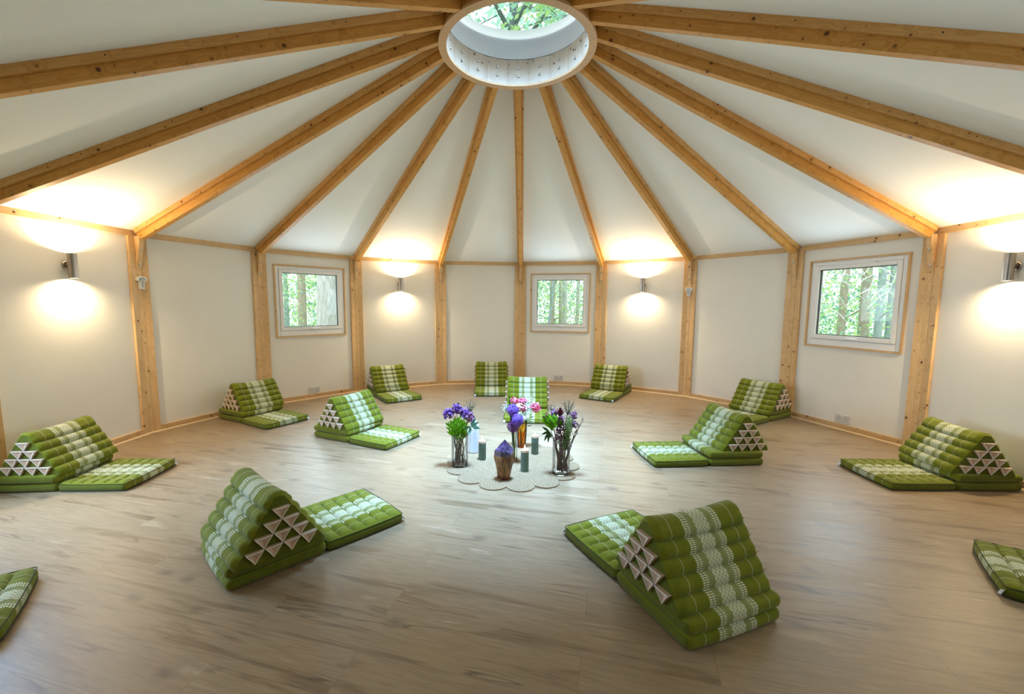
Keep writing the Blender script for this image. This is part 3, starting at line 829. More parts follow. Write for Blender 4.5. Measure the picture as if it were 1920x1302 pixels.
TB, TZ0, TZ1 = .212, 2 * CH + .002, CT     # half depth of the wedge, its foot and top
def wedge():
    mb = MB(); nx = 26; rows = 5; sub = 8
    prof = []      # (y, z, outward bulge dir, bulge weight, arc)
    def sidept(f, sg):
        y = sg * (TB * (1 - f) + .036 * f); z = TZ0 + (TZ1 - .030 - TZ0) * f
        return y, z
    nrm = Vector((TZ1 - TZ0, TB)).normalized()
    P = []
    def roll(j): return abs(sin(pi * j / sub)) ** .6 if j < (rows - .5) * sub else .85 + .15 * abs(sin(pi * j / sub))
    def frac(j):
        B_ = (0, .213, .426, .639, .852, 1.0); q = min(rows - 1, j // sub); return B_[q] + (B_[q + 1] - B_[q]) * (j - q * sub) / sub
    for j in range(rows * sub + 1):
        f = frac(j); y, z = sidept(f, -1); P.append((y, z, -nrm.x, nrm.y, roll(j)))
    for j in range(1, 6):   # rounded top roll
        th = pi * j / 6; P.append((-.036 * cos(th), TZ1 - .030 + .020 * sin(th), -cos(th) * .75, .35 + .65 * sin(th), .85))
    for j in range(rows * sub + 1):
        f = frac(rows * sub - j); y, z = sidept(f, 1); P.append((y, z, nrm.x, nrm.y, roll(rows * sub - j)))
    arc = [0]
    for p, q in zip(P, P[1:]): arc.append(arc[-1] + hypot(q[0] - p[0], q[1] - p[1]))
    n = len(P); a = CW / 2 - .006
    st = []
    for i in range(nx + 1):
        x = -a + 2 * a * i / nx; e = min(1, (1 - abs(x) / a) * 12); e = sqrt(max(0, 1 - (1 - e) ** 2))
        st.append((x, .25 + .75 * e, e))
    for x, w, e in st:
        for y, z, ny, nz_, bu in P:
            g_ = .021 * bu * w - .005 - .006 * (1 - e)
            sag = .016 * (1 - (x / a) ** 2) * ((z - TZ0) / (TZ1 - TZ0)) ** 2
            mb.add([(x, y + ny * g_, z + nz_ * g_ - sag)])
    for i in range(nx):
        for j in range(n - 1):
            A, B, C_, D = i * n + j, (i + 1) * n + j, (i + 1) * n + j + 1, i * n + j + 1
            u0, u1 = st[i][0], st[i + 1][0]
            mb.face((A, D, C_, B), 0, [(u0, arc[j]), (u0, arc[j + 1]), (u1, arc[j + 1]), (u1, arc[j])])
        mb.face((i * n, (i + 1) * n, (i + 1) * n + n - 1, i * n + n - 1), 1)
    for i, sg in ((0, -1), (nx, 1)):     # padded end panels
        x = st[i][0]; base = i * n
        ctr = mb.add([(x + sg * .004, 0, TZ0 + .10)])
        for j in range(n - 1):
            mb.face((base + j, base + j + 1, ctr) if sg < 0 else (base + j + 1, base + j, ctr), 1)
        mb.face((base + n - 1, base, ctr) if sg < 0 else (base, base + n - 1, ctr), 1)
    return mb
def gusset():
    """open three-cornered pocket pointing down: tan lining, pale corded rim; local YZ plane, +X outwards"""
    mb = MB(); w, h = .038, .0275
    T = [Vector((.019, -w, h)), Vector((.019, w, h)), Vector((.010, 0, -h - .002))]
    c = Vector((.0035, 0, .008))
    i = mb.add(T + [c] + [Vector((-.006, p.y, p.z)) for p in T])
    for j in range(3):
        q = (j + 1) % 3
        mb.face((i + j, i + q, i + 3), 0); mb.face((i + q, i + j, i + 4 + j, i + 4 + q), 0)
    pts = []
    for j in range(3):
        p, q = T[j], T[(j + 1) % 3]
        for s_ in range(5):
            f = s_ / 5; m_ = p.lerp(q, f); m_ += (Vector((0, 0, .004)) - Vector((0, m_.y, m_.z)) * .0) * 0; m_ -= Vector((0, m_.y, m_.z - .006)) * .16 * 4 * f * (1 - f) * .5; pts.append(m_)
    mb.tube(pts, .0021, 5, 1, closed=True)
    return mb

proto = {}
root = empty('floor_cushion')
m_front = pad(CL, 1).build('mat_section', ['fabric', 'fabric_plain_shaded'], root, 60)
m_low = pad(CL, 2, False).build('mat_section', ['fabric', 'fabric_plain_shaded'], root, 60)
m_up = pad(CL, 3, False).build('mat_section', ['fabric', 'fabric_plain_shaded'], root, 60)
pip = piping_loop(CL, CH - .006, .004)
pip_b = piping_loop(CL, .007, .004)
for ms in (m_front, m_low, m_up):
    if ms is m_front:
        p0 = pip.build('piping', 'piping', ms, 60); q0 = pip_b.build('piping', 'piping', ms, 60)
wd = wedge().build('backrest', ['fabric', 'fabric_plain_shaded'], root, 50)
g0 = None
for sg in (-1, 1):
    for row in range(4):
        cnt = 4 - row; z = TZ0 + .0572 * (row + .53)
        for c_ in range(cnt):
            y = (c_ - (cnt - 1) / 2) * .082
            if g0 is None: g = g0 = gusset().build('end_pocket', ['tan', 'cream_piping'], wd, 50); g0['label'] = 'tan pocket with a cream rim'
            else: g = g0.copy(); COL.objects.link(g); g.parent = wd
            g.location = (sg * (CW / 2 - .003), y, z)
            g.rotation_euler = (0, 0, 0 if sg > 0 else pi)
b = MB(); b.box((-.012, 0, -.0008), (.012, .030, .0008)); tg = b.build('care_tag', 'tag', root)
# name: hinge x, y, facing, mat twist, wedge twist, wedge shift x, y, tag side, label
CUSH = [
 (-1.169, -1.090, -43.1, -1.1, 2.9, .042, -.020, 1, 'large near green cushion showing its tan pockets side-on, mat pointing to the rug'),
 (.689, -1.371, 21.7, 3.3, -.6, -.008, .015, -1, 'largest green floor cushion, seen from behind its tall patterned back'),
 (-3.161, -.336, -84.7, -2.5, -1.7, -.015, .039, -1, 'green floor cushion with bluish pockets below the wall light with fan-shaped rays'),
 (-2.813, 1.349, -118.7, -.9, -1.1, -.032, .004, -1, 'green floor cushion against the blank panel beside the broad-trunk window'),
 (-1.436, .735, -116.0, -.2, -1.2, -.002, .021, -1, 'bright green floor cushion out on the floor before the broad-trunk window'),
 (-1.691, 2.641, -145.6, .2, -.7, .003, 0, 0, 'dark green cushion below a small wall light, beside the broad-trunk window'),
 (-.302, 3.089, 182.5, -.1, 0, 0, .001, 1, 'dark green floor cushion facing forward against the back wall, beside the central post'),
 (.180, 1.698, 177.5, -2.0, .5, .002, .003, 1, 'bright green floor cushion straight behind the pink flowers'),
 (1.390, 2.834, 149.7, -.5, 1.5, .011, .003, -1, 'dark green cushion at the wall below a small light, beside the slim-trunks window'),
 (1.569, .263, 94.9, .5, 3.7, .025, -.072, 1, 'bright green cushion on the open floor overlapping one by the bare-twig window'),
 (2.773, 1.610, 120.8, 0, .6, -.002, -.007, 1, 'dark green cushion by the bare-twig window, partly hidden by a brighter one'),
 (3.139, -.163, 90.5, -.3, -7.0, .017, .010, 1, 'green cushion with tan pockets beyond the bare-twig window, cut by the picture edge'),
 (-2.500, -1.960, -54.0, 0, 0, 0, 0, 0, 'green cushion with only its mat end in the picture, no tag showing'),
 (2.700, -1.610, 54.7, 0, 0, 0, 0, -1, 'green cushion with only its mat end and a pale blue tag in the picture'),
]
for n_, (x, y, a, ma, ta, tx, ty, tside, lab) in enumerate(CUSH):
    if n_ == 0: r_ = root; kids = [m_front, m_low, m_up, wd, tg]
    else:
        r_ = root.copy(); COL.objects.link(r_)
        kids = [copy_child(c, r_) for c in (m_front, m_low, m_up, wd, tg)]
    tag(r_, lab, 'floor cushion', 'green floor cushions')
    r_.location = (x, y, 0.001); r_.rotation_euler = (0, 0, radians(a))
    f_, lo, u_, w_, t_ = kids
    f_.location = (0, .004, 0); f_.rotation_euler = (0, 0, radians(ma))
    lo.location = (0, -CL - .006, 0)
    u_.location = (rnd.uniform(-.008, .008), -CL - .004 + rnd.uniform(-.006, .006), CH + .0015); u_.rotation_euler = (0, 0, radians(rnd.uniform(-.8, .8)))
    w_.location = (tx, -CL / 2 + ty, 0); w_.rotation_euler = (0, 0, radians(ta))
    ts = tside or -1
    if tside == 0 or tside is None:
        for c in list(t_.children): bpy.data.objects.remove(c)
        bpy.data.objects.remove(t_)
    else:
        t_.matrix_local = Matrix.Rotation(radians(ma), 4, 'Z') @ Matrix.Translation((ts * (CW / 2 - .020), CL + .000, .034)) @ Matrix.Rotation(radians(-58), 4, 'X') @ Matrix.Rotation(radians(-ts * 18), 4, 'Z')

# ================================================================== THE CENTREPIECE
RUGC = Vector((-.010, .035, 0)); RT = .009
pts = []
for j in range(14 * 16):
    th = 2 * pi * j / (14 * 16); sec = 2 * pi / 14
    fa = ((th + 20 * sec) / sec % 1 - .5) * sec
    cr, lr = .438, .1055
    pts.append((th, cr * cos(fa) + sqrt(max(0, lr * lr - (cr * sin(fa)) ** 2))))
ROT = radians(264 + 180 / 14 - 270 + 0)  # lobes turned so a notch lies at 264 degrees
off = radians(264)
b = MB(); n = len(pts)
i0 = b.add([(0, 0, RT)]); top = b.add([(r * cos(t), r * sin(t), RT * .9) for t, r in pts]); mid = b.add([(.75 * r * cos(t), .75 * r * sin(t), RT) for t, r in pts]); bot = b.add([(r * cos(t), r * sin(t), 0) for t, r in pts])
for j in range(n):
    k = (j + 1) % n
    b.face((i0, mid + j, mid + k)); b.face((mid + j, top + j, top + k, mid + k)); b.face((top + j, bot + j, bot + k, top + k), 1)
rug = b.build('jute_rug', ['rug', 'rug_edge'], None, 40)
rug.location = RUGC + Vector((0, 0, .0005)); rug.rotation_euler = (0, 0, radians(264))
tag(rug, 'round scalloped jute rug with flower-shaped edge on the floor', 'rug')
ZR = RT + .001

def on_rug(name, x, y, lab, cat, group=None): return tag(empty(name, Matrix.Translation((x, y, ZR))), lab, cat, group)

# candles
for x, y, h, lab in ((-.263, .107, .163, 'teal-grey lit pillar candle beside the white crystal'), (.083, -.134, .172, 'teal-grey lit pillar candle closest to the purple-tipped crystal'), (.186, .255, .165, 'teal-grey lit pillar candle beside the amber vase')):
    c = on_rug('candle', x, y, lab, 'candle', 'teal pillar candles'); r = .0315
    MB().lathe([(.0005, 0), (r - .002, 0), (r, .003), (r, h - .018)], 36).build('wax_body', 'candle', c, 40)
    MB().lathe([(r, h - .018), (r, h - .002), (r - .003, h), (r - .006, h - .002), (r - .010, h - .010), (.0005, h - .012)], 36).build('melted_top', 'candle_top', c, 50)
    MB().tube([(0, 0, h - .013), (.001, 0, h - .004), (.002, .001, h + .003)], .0012, 6).build('wick', 'wick', c)
    MB().lathe([(.0003, h + .001), (.0040, h + .006), (.0058, h + .013), (.0046, h + .022), (.0022, h + .031), (.0003, h + .040)], 14).build('flame', 'flame', c, 60)

# purple-tipped crystal
c = on_rug('amethyst_point', -.076, -.290, 'amethyst point with purple tip and rough amber body on the rug', 'crystal')
c.rotation_euler = (0, 0, .22)
r6 = random.Random(3)
b = MB(); seg = 24; prof = [(.034, 0), (.046, .012), (.052, .04), (.058, .08), (.067, .12), (.0735, .15), (.0765, .175), (.0745, .189)]
lump = [[r6.uniform(-.004, .004) for _ in range(seg)] for _ in prof]
def hexr(th, r): 
    f = (th / (pi / 3)) % 1 - .5; w = min(1, max(.4, (r - .04) / .03))
    return r * (1 - w + w * cos(pi / 6) / cos(f * pi / 3))
b.add([((hexr(2 * pi * j / seg, r) + lump[q][j] * (q < 7)) * cos(2 * pi * j / seg), (hexr(2 * pi * j / seg, r) + lump[q][j] * (q < 7)) * .86 * sin(2 * pi * j / seg), z + (lump[q][j] * 1.2 if q in (6, 7) else 0)) for q, (r, z) in enumerate(prof) for j in range(seg)])
for q in range(len(prof) - 1):
    for j in range(seg): k = (j + 1) % seg; b.face((q * seg + j, q * seg + k, (q + 1) * seg + k, (q + 1) * seg + j))
b.face(list(range(seg))[::-1])
b.build('rough_body', 'citrine', c, 35)
b = MB(); hexa = []
for q, (r, z) in enumerate(((.0725, .170), (.0755, .192), (.0745, .219))):
    b.add([(r * cos(2 * pi * j / 6), .86 * r * sin(2 * pi * j / 6), z + (.010 * sin(j * 2.1) if q == 2 else 0)) for j in range(6)])
for q in range(2):
    for j in range(6): k = (j + 1) % 6; b.face((q * 6 + j, q * 6 + k, q * 6 + 6 + k, q * 6 + 6 + j))
ap = b.add([(.004, 0, .302)])
for j in range(6): b.face((12 + j, 12 + (j + 1) % 6, ap))
b.build('purple_tip', 'amethyst', c, bevel=.0025)

# white crystal tower
m, nt, bs, _o = node_mat('milky_quartz'); g = G(nt); tcx = g.n('ShaderNodeTexCoord').outputs['Object']
g.put(bs.inputs['Base Color'], g.mix(g.rng(g.noise(g.v('MULTIPLY', tcx, (30, 30, 6)), 1, 4), .35, .65), (.92, .93, .95, 1), (.78, .82, .87, 1)))
bs.inputs['Roughness'].default_value = .25; bs.inputs['Subsurface Weight'].default_value = .35; bs.inputs['Subsurface Radius'].default_value = (.05, .05, .05)
bs.inputs['Transmission Weight'].default_value = .25
M['quartz'] = m
b = MB()
for r, z in ((.050, 0), (.055, .006), (.053, .19), (.051, .225)):
    b.add([(r * (1 + .06 * sin(j * 3)) * cos(2 * pi * j / 6 + .2), .9 * r * sin(2 * pi * j / 6 + .2), z + (.028 * sin(j * 1.3 + .5) if z > .2 else 0)) for j in range(6)])
for q in range(3):
    for j in range(6): k = (j + 1) % 6; b.face((q * 6 + j, q * 6 + k, q * 6 + 6 + k, q * 6 + 6 + j))
b.face([5, 4, 3, 2, 1, 0]); ap = b.add([(.020, 0, .285)])
for j in range(6): b.face((18 + j, 18 + (j + 1) % 6, ap))
q_ = b.build('quartz_tower', 'quartz', None, bevel=.003)
q_.location = (-.352, .288, ZR); tag(q_, 'white milky quartz tower with pointed top behind a glass vase', 'crystal')

# vases
def cyl_vase(x, y, r, h, lab, name='glass_vase'):
    v_ = on_rug(name, x, y, lab, 'vase')
    MB().lathe([(.0005, 0), (r * .93, 0), (r * .97, .004), (r, .012), (r, h)], 48).build('vase_body', 'vase', v_, 40)
    MB().lathe([(r - .005, h - .002), (r + .0006, h - .001), (r + .0008, h + .002), (r - .0025, h + .0035), (r - .0058, h + .002)], 48, close=True).build('vase_rim', 'vase_rim', v_, 40)
    MB().lathe([(.0005, .001), (r * .92, .001), (r * .985, .012), (r * .9, .018), (.0005, .0185)], 40).build('vase_foot', 'vase_rim', v_, 40)
    return v_
M['vase_rim'] = glass_mat('thick_glass_edge', (.86, .89, .86), 2.2, .02)
VL, VR_, VO, VT = (-.435, -.032), (.362, -.168), (.077, .430), (.007, .095)
cyl_vase(*VL, .066, .265, 'clear cylinder vase of bright green sprigs and purple flowers, in front of the white crystal')
cyl_vase(*VR_, .067, .265, 'clear cylinder vase packed with brown twigs and dark maroon flowers')
cyl_vase(*VT, .023, .262, 'narrow clear tube vase holding purple alliums behind the purple-tipped crystal', 'tube_vase')
v_ = on_rug('amber_vase', *VO, 'tall amber glass vase holding pink flowers behind the alliums', 'vase')
AP = [(.0005, 0), (.034, 0), (.036, .004), (.037, .03), (.043, .10), (.046, .17), (.046, .215), (.044, .24), (.043, .245)]
MB().lathe(AP, 40).build('vase_body', 'amber', v_, 50)
MB().lathe([(.0005, .004), (.032, .004), (.0325, .03), (.038, .10), (.0405, .135), (.0005, .135)], 32).build('water', glass_mat('amber_water', (.92, .62, .22), .6), v_, 50)

# ---- flowers: each stem is a thing of its own
def bez(p0, p1, p2, n=8):
    p0, p1, p2 = map(Vector, (p0, p1, p2))
    return [p0 * (1 - t) ** 2 + p1 * 2 * t * (1 - t) + p2 * t * t for t in [j / n for j in range(n + 1)]]
def flower(name, vase, foot, head, lab, cat, group, stem_r=.0022, stem_mat='stem', bow=(0, 0, 0)):
    """thing whose origin is the foot of the stem; head is relative to the vase's foot"""
    o = Vector((vase[0] + foot[0], vase[1] + foot[1], ZR + foot[2]))
    root = tag(empty(name, Matrix.Translation(o)), lab, cat, group)
    H = Vector(head) - Vector(foot)
    rim = Vector((H.x * .30, H.y * .30, H.z * .55)) + Vector(bow)
    MB().tube(bez((0, 0, 0), rim, H, 10), [stem_r] * 7 + [stem_r * .8] * 4, 6).build('stem', stem_mat, root, 60)
    return root, H
def rv(r_, s=1.0):
    while True:
        v = Vector((r_.uniform(-1, 1), r_.uniform(-1, 1), r_.uniform(-1, 1)))
        if .05 < v.length <= 1: return v.normalized() * s
def petal_ball(root, name, mat, c, r, npet, size, seed, squash=1.0, up_only=False):
    r_ = random.Random(seed); b = MB()
    for _ in range(npet):
        d = rv(r_)
        if up_only and d.z < -.35: d.z = -d.z
        d.z *= squash
        p = Vector(c) + d * r * r_.uniform(.45, 1.0); n_ = (d + rv(r_, .55)).normalized()
        t1 = n_.orthogonal().normalized(); t1.rotate(Matrix.Rotation(r_.uniform(0, 6.3), 3, n_)); t2 = n_.cross(t1)
        s_ = size * r_.uniform(.7, 1.2)
        i = b.add([p - t1 * s_ * .5 + n_ * s_ * .25, p - t2 * s_ * .5 - n_ * s_ * .1, p + t1 * s_ * .5 + n_ * s_ * .25, p + t2 * s_ * .5 + n_ * s_ * .35, p + n_ * s_ * .05])
        for j in range(4): b.face((i + j, i + (j + 1) % 4, i + 4))
    return b.build(name, mat, root, 80)

S = .80e-3      # metres per measured unit at the vases
r5 = random.Random(5)
# left vase ---------------------------------------------------------
def HL(px, py, dy=0.0): return ((px - 430) * S, dy, (1000 - py) * .82e-3)
for j, (px, py, dy, lab) in enumerate(((318, 482, .0, 'purple stock bloom farthest out over the rim of the vase with bright green sprigs'), (398, 438, .02, 'tallest purple stock bloom in the vase with bright green sprigs'), (482, 480, .01, 'purple stock bloom below the heather in the vase with bright green sprigs'), (528, 512, -.01, 'pinkish purple stock bloom above the blue-green leaves in the glass vase'))):
    root, H = flower('stock_flower', VL, (rnd.uniform(-.02, .02), rnd.uniform(-.02, .02), .022), HL(px, py, dy), lab, 'flower', 'purple stock flowers', .002, 'twig')
    petal_ball(root, 'bloom', 'purple' if j < 3 else 'mauve', H, .042, 120, .022, 10 + j)
root, H = flower('protea_flower', VL, (0, .01, .022), HL(388, 515, -.035), 'small cream-pink protea bud in front of purple blooms', 'flower', None, .002, 'twig')
b = MB()
for j in range(14):
    th = 2 * pi * j / 14; rr_ = .012 if j % 2 else .008
    b.leaf(H + Vector((.006 * cos(th), .006 * sin(th), -.02)), H + Vector((rr_ * cos(th), rr_ * sin(th), .026)), .011, (cos(th), sin(th), 0))
b.build('bud', 'palepink', root, 60)
for j, (px, py, dy) in enumerate(((330, 590, -.02), (375, 560, -.045), (415, 530, -.05), (452, 555, -.045), (480, 585, -.03), (400, 600, -.06))):
    root, H = flower('fern_sprig', VL, (rnd.uniform(-.025, .025), rnd.uniform(-.03, .01), .022), HL(px, py, dy), 'bright lime green leafy sprig in the vase before the white crystal', 'foliage', 'lime sprigs in the glass vase', .0018)
    b = MB(); base = H * .62; ax = (H - base)
    for q in range(22):
        f = .05 + .95 * q / 21; c_ = base + ax * f
        th = q * 2.4; d = Vector((cos(th), sin(th), .9)).normalized() * (.070 - .020 * f)
        b.leaf(c_, c_ + d, .015, (sin(th), -cos(th), .3), bend=.08)
    b.leaf(H, H + ax.normalized() * .03, .010, (0, 1, 0))
    b.build('leaves', 'lime', root, 60)
root, H = flower('eucalyptus_sprig', VL, (.02, 0, .022), HL(545, 600, -.02), 'blue-green broad-leaved sprig leaning over the vase rim towards the candle', 'foliage', None, .002, 'twig')
b = MB()
for dx, dy, dz, w in ((.052, 0, .028, .030), (.060, -.01, -.012, .034), (.020, .03, .045, .026), (-.045, -.02, -.012, .024), (-.012, -.03, -.050, .026), (.042, -.03, .012, .028), (.030, .01, .052, .024)):
    b.leaf(H, H + Vector((dx, dy, dz)) * 1.25, w, (-dz, .8, dx), bend=.06)
b.build('leaves', 'euca', root, 60)
def heather(vase, head, lab, n, seed, spread=.06, hgt=.09):
    r_ = random.Random(seed)
    root, H = flower('heather_sprig', vase, (r_.uniform(-.02, .02), r_.uniform(-.01, .03), .022), head, lab, 'foliage', 'heather sprigs', .0016, 'twig')
    b = MB()
    for _ in range(n):
        p0 = H - Vector((0, 0, .03)); tip = H + Vector((r_.uniform(-spread, spread), r_.uniform(-spread, spread), r_.uniform(.3, 1) * hgt))
        pts = bez(p0, p0.lerp(tip, .5) + Vector((0, 0, .015)), tip, 6); b.tube(pts, .0009, 4)
        for f in range(1, 7):
            for _q in range(3):
                d = rv(r_, .009); d.z = abs(d.z); b.leaf(pts[f], pts[f] + d, .0028, (0, 1, .2), n=1, prof=lambda t: 1 - t * .8)
    b.build('sprays', 'heather', root, 60)
heather(VL, HL(525, 470, .03), 'grey-green heather sprig rising above the purple blooms', 20, 21)
def twig(vase, foot, head, lab, group, seed, fork=False):
    r_ = random.Random(seed)
    root = tag(empty('willow_twig', Matrix.Translation((vase[0] + foot[0], vase[1] + foot[1], ZR + foot[2]))), lab, 'twig', group)
    H = Vector(head) - Vector(foot); pts = []
    for j in range(15):
        t = j / 14; w = .006 * sin(t * 14 + seed) * (1 - abs(2 * t - 1) * .3)
        q = Vector((H.x * t ** 1.6 + w, H.y * t ** 1.6 + .006 * cos(t * 12 + seed * 2), H.z * t)); pts.append(q)
    MB().tube(pts, [.0042 - .0022 * j / 14 for j in range(15)], 6).build('twig', 'twig', root, 60)
    if fork:
        b = MB()
        for f in (9, 11, 13):
            p = pts[f]; d = (pts[f] - pts[f - 2]).normalized() + rv(r_, .7); b.tube([p, p + d * .022, p + d * .04 + Vector((0, 0, .01))], [.0013, .001, .0007], 5)
            for q in range(4): b.leaf(p + d * .01 * q, p + d * .01 * q + rv(r_, .012), .004, (0, 1, 0), n=1, prof=lambda t: 1 - t * .8)
        b.build('side_shoot', 'heather', root, 60)
for j in range(17):
    th = j * 2.4; r_ = .012 + .030 * ((j * .37) % 1)
    twig(VL, (r_ * cos(th) - .012, r_ * sin(th), .021), (-.01 + .050 * cos(th * 1.3 + 1), .045 * sin(th * 1.3 + 1), .27 + .05 * ((j * .61) % 1)), 'crooked brown twig in the glass vase before the white crystal', 'brown twigs in the vase of green sprigs', j)
twig(VL, (.048, -.02, .022), (-.015, -.01, .20), 'single brown twig slanting alone across the lower half of the glass vase', None, 40)
# right vase --------------------------------------------------------
def HR(px, py, dy=0.0): return ((px - 1460) * .77e-3, dy, (1078 - py) * .79e-3)
root, H = flower('protea_flower', VR_, (0, .02, .022), HR(1445, 490, .02), 'dark maroon protea with pointed petals at the top of the twig-filled vase', 'flower', None, .003, 'twig')
b = MB()
for ring, (cnt, ro2, hh) in enumerate(((11, .044, .036), (9, .030, .055), (7, .014, .066))):
    for j in range(cnt):
        th = 2 * pi * j / cnt + ring * .4
        b.leaf(H + Vector((.008 * cos(th), .008 * sin(th), -.03)), H + Vector((ro2 * cos(th), ro2 * sin(th), hh - .015)), .017, (cos(th), sin(th), .2), bend=-.10)
b.build('bracts', 'maroon', root, 60)
for j, (px, py, dy, rr_, mt, lab) in enumerate(((1385, 488, .02, .022, 'mauve', 'mauve bloom beside the maroon protea'), (1360, 528, -.02, .018, 'purple', 'small lilac bloom at the bright leaves of the twig-filled vase'), (1300, 515, .0, .017, 'maroon', 'small dark red bud out over the bright leaves of the twig-filled vase'), (1575, 505, .0, .024, 'mauve', 'mauve bloom on the outer side of the twig-filled vase by the bare shoots'), (1580, 585, -.02, .022, 'mauve', 'drooping mauve bloom below its twin in the twig-filled vase'))):
    root, H = flower('scabious_flower', VR_, (rnd.uniform(-.025, .025), rnd.uniform(-.02, .02), .022), HR(px, py, dy), lab, 'flower', 'small blooms in the twig vase', .0018, 'twig')
    petal_ball(root, 'bloom', mt, H, rr_ * 1.3, 70, .018, 60 + j)
root, H = flower('amaranth_spike', VR_, (-.01, -.02, .022), HR(1440, 545, -.045), 'dark plum hanging flower spike in the middle of the twig-filled vase', 'flower', None, .002, 'twig')
r_ = random.Random(9); b = MB()
for q in range(130):
    f = r_.random(); c_ = H + Vector((r_.uniform(-.018, .018) * (1 + f), r_.uniform(-.014, .014), .03 - .17 * f)); b.ball(c_, r_.uniform(.004, .0075), 6, 4)
b.build('spike', 'plum', root, 60)
petal_ball(root, 'florets', 'mauve', H + Vector((.01, -.006, .025)), .022, 40, .012, 71)
for j, (px, py, dy) in enumerate(((1360, 560, -.02), (1395, 545, -.045), (1330, 590, .0))):
    root, H = flower('leafy_sprig', VR_, (rnd.uniform(-.02, .0), rnd.uniform(-.02, .02), .022), HR(px, py, dy), 'bright green broad leaf shoot leaning out of the twig-filled vase', 'foliage', 'bright leaf shoots in the twig vase', .002)
    b = MB(); ax = Vector((-.04, -.01, .06))
    for q in range(10):
        th = q * 2.4 + j; d = (ax * .9 + Vector((cos(th) * .045, sin(th) * .03, .01)))
        b.leaf(H - ax * (1.0 - q * .11), H - ax * (1.0 - q * .11) + d, .026, (.6, -1, .3), bend=.05)
    b.build('leaves', 'lime', root, 60)
for j, (px, py, dy) in enumerate(((1515, 560, -.045), (1545, 600, -.03), (1500, 620, -.055))):
    root, H = flower('rosemary_sprig', VR_, (rnd.uniform(0, .02), rnd.uniform(-.03, .0), .022), HR(px, py - 55, dy), 'sage green narrow-leaved sprig in front of the twig-filled vase', 'foliage', 'sage sprigs in the twig vase', .0018)
    b = MB(); r_ = random.Random(80 + j)
    for q in range(80):
        f = .42 + .58 * q / 80; c_ = Vector((H.x * f ** 1.4, H.y * f ** 1.4, H.z * f)); th = q * 2.4; d = Vector((cos(th), sin(th), .75)).normalized() * .038
        b.leaf(c_, c_ + d, .0095, (sin(th), -cos(th), .3), n=2)
    b.build('leaves', 'sage', root, 60)
heather(VR_, HR(1370, 500, .04), 'grey-green heather sprig behind the mauve bloom of the twig-filled vase', 14, 31, .035, .07)
heather(VR_, HR(1520, 480, .03), 'tall grey-green heather sprig beside the maroon protea', 22, 33, .05, .10)
root, H = flower('drooping_sprig', VR_, (-.02, 0, .022), HR(1335, 660, -.01), 'dark drooping leaf sprig hanging over the rim of the twig-filled vase', 'foliage', None, .002, 'twig', (0, 0, .08))
b = MB()
for dx, dy, dz in ((-.055, 0, .035), (-.040, -.01, -.075), (-.010, -.02, -.085), (-.060, .01, -.03), (.015, -.02, -.05)):
    b.leaf(H, H + Vector((dx, dy, dz)), .020, (-dz, .9, dx), bend=.05)
b.build('leaves', 'darkleaf', root, 60)
for j in range(24):
    th = j * 2.4; r_ = .010 + .040 * ((j * .37) % 1)
    twig(VR_, (r_ * cos(th), r_ * sin(th), .021), (.055 * cos(th * 1.2 + 2), .05 * sin(th * 1.2 + 2), .28 + .08 * ((j * .61) % 1)), 'crooked brown twig packed into the vase of maroon flowers', 'brown twigs in the vase of maroon flowers', 50 + j)
for j, (px, py, lab) in enumerate(((1672, 525, 'upper bare shoot reaching out sideways from the twig-filled vase'), (1640, 590, 'lower bare shoot curling sideways from the twig-filled vase'), (1612, 640, 'small bare shoot drooping lowest at the side of the twig-filled vase'))):
    twig(VR_, (.03, 0, .022), HR(px, py, -.01), lab, None, 90 + j, True)
# amber vase --------------------------------------------------------
def HO(px, py, dy=0.0): return ((px - 1048) * .91e-3, dy, (805 - py) * .92e-3)
for j, (px, py, dy, rr_, mt, lab) in enumerate(((970, 342, .02, .031, 'pink', 'deep pink carnation by the tip of the green blades'), (1055, 352, .01, .036, 'pink', 'deep pink carnation in the middle of the amber vase bunch'), (1025, 392, -.03, .034, 'palepink', 'cream-pink carnation touching the top allium'), (1178, 402, -.01, .042, 'pink', 'large deep pink carnation leaning away from the alliums'), (1062, 405, -.035, .028, 'pink', 'small pink carnation tucked under the cream-pink one'))):
    root, H = flower('carnation', VO, (rnd.uniform(-.015, .015), rnd.uniform(-.015, .015), .012), HO(px, py, dy), lab, 'flower', 'pink carnations', .0022)
    petal_ball(root, 'bloom', mt, H, rr_ * 1.12, 120, rr_ * .66, 100 + j, .8)
    if mt == 'pink': petal_ball(root, 'pale_petals', 'palepink', H + Vector((0, -.004, .004)), rr_ * .98, 26, rr_ * .5, 120 + j, .8)
    MB().lathe([(.002, -.030), (.010, -.020), (.013, -.008), (.006, 0)], 10).build('calyx', 'stem', root, 60, Matrix.Translation(H - Vector((0, 0, rr_ * .45))))
for j, (px, py, dy, sp, lab) in enumerate(((1110, 380, .01, .075, 'cloud of white gypsophila between the carnations of the amber vase'), (1075, 430, -.02, .060, 'lower tuft of white gypsophila just above the amber vase'), (890, 405, .02, .045, 'thin wisp of white gypsophila reaching out past the green blades'))):
    root, H = flower('gypsophila_sprig', VO, (rnd.uniform(-.012, .012), rnd.uniform(-.012, .012), .012), HO(px, py, dy), lab, 'flower', 'gypsophila sprigs', .0012)
    r_ = random.Random(140 + j); b = MB(); s_ = MB()
    for q in range(150 if j < 2 else 45):
        d = rv(r_, sp * r_.uniform(.25, 1)); d.z *= 1.1; p = H + d; b.ball(p, r_.uniform(.0028, .005), 5, 3)
        if q % 3 == 0: s_.tube([H - Vector((0, 0, sp * .8)), p], .0006, 3, cap=False)
    b.build('florets', 'gyp', root, 60); s_.build('branchlets', 'stem', root)
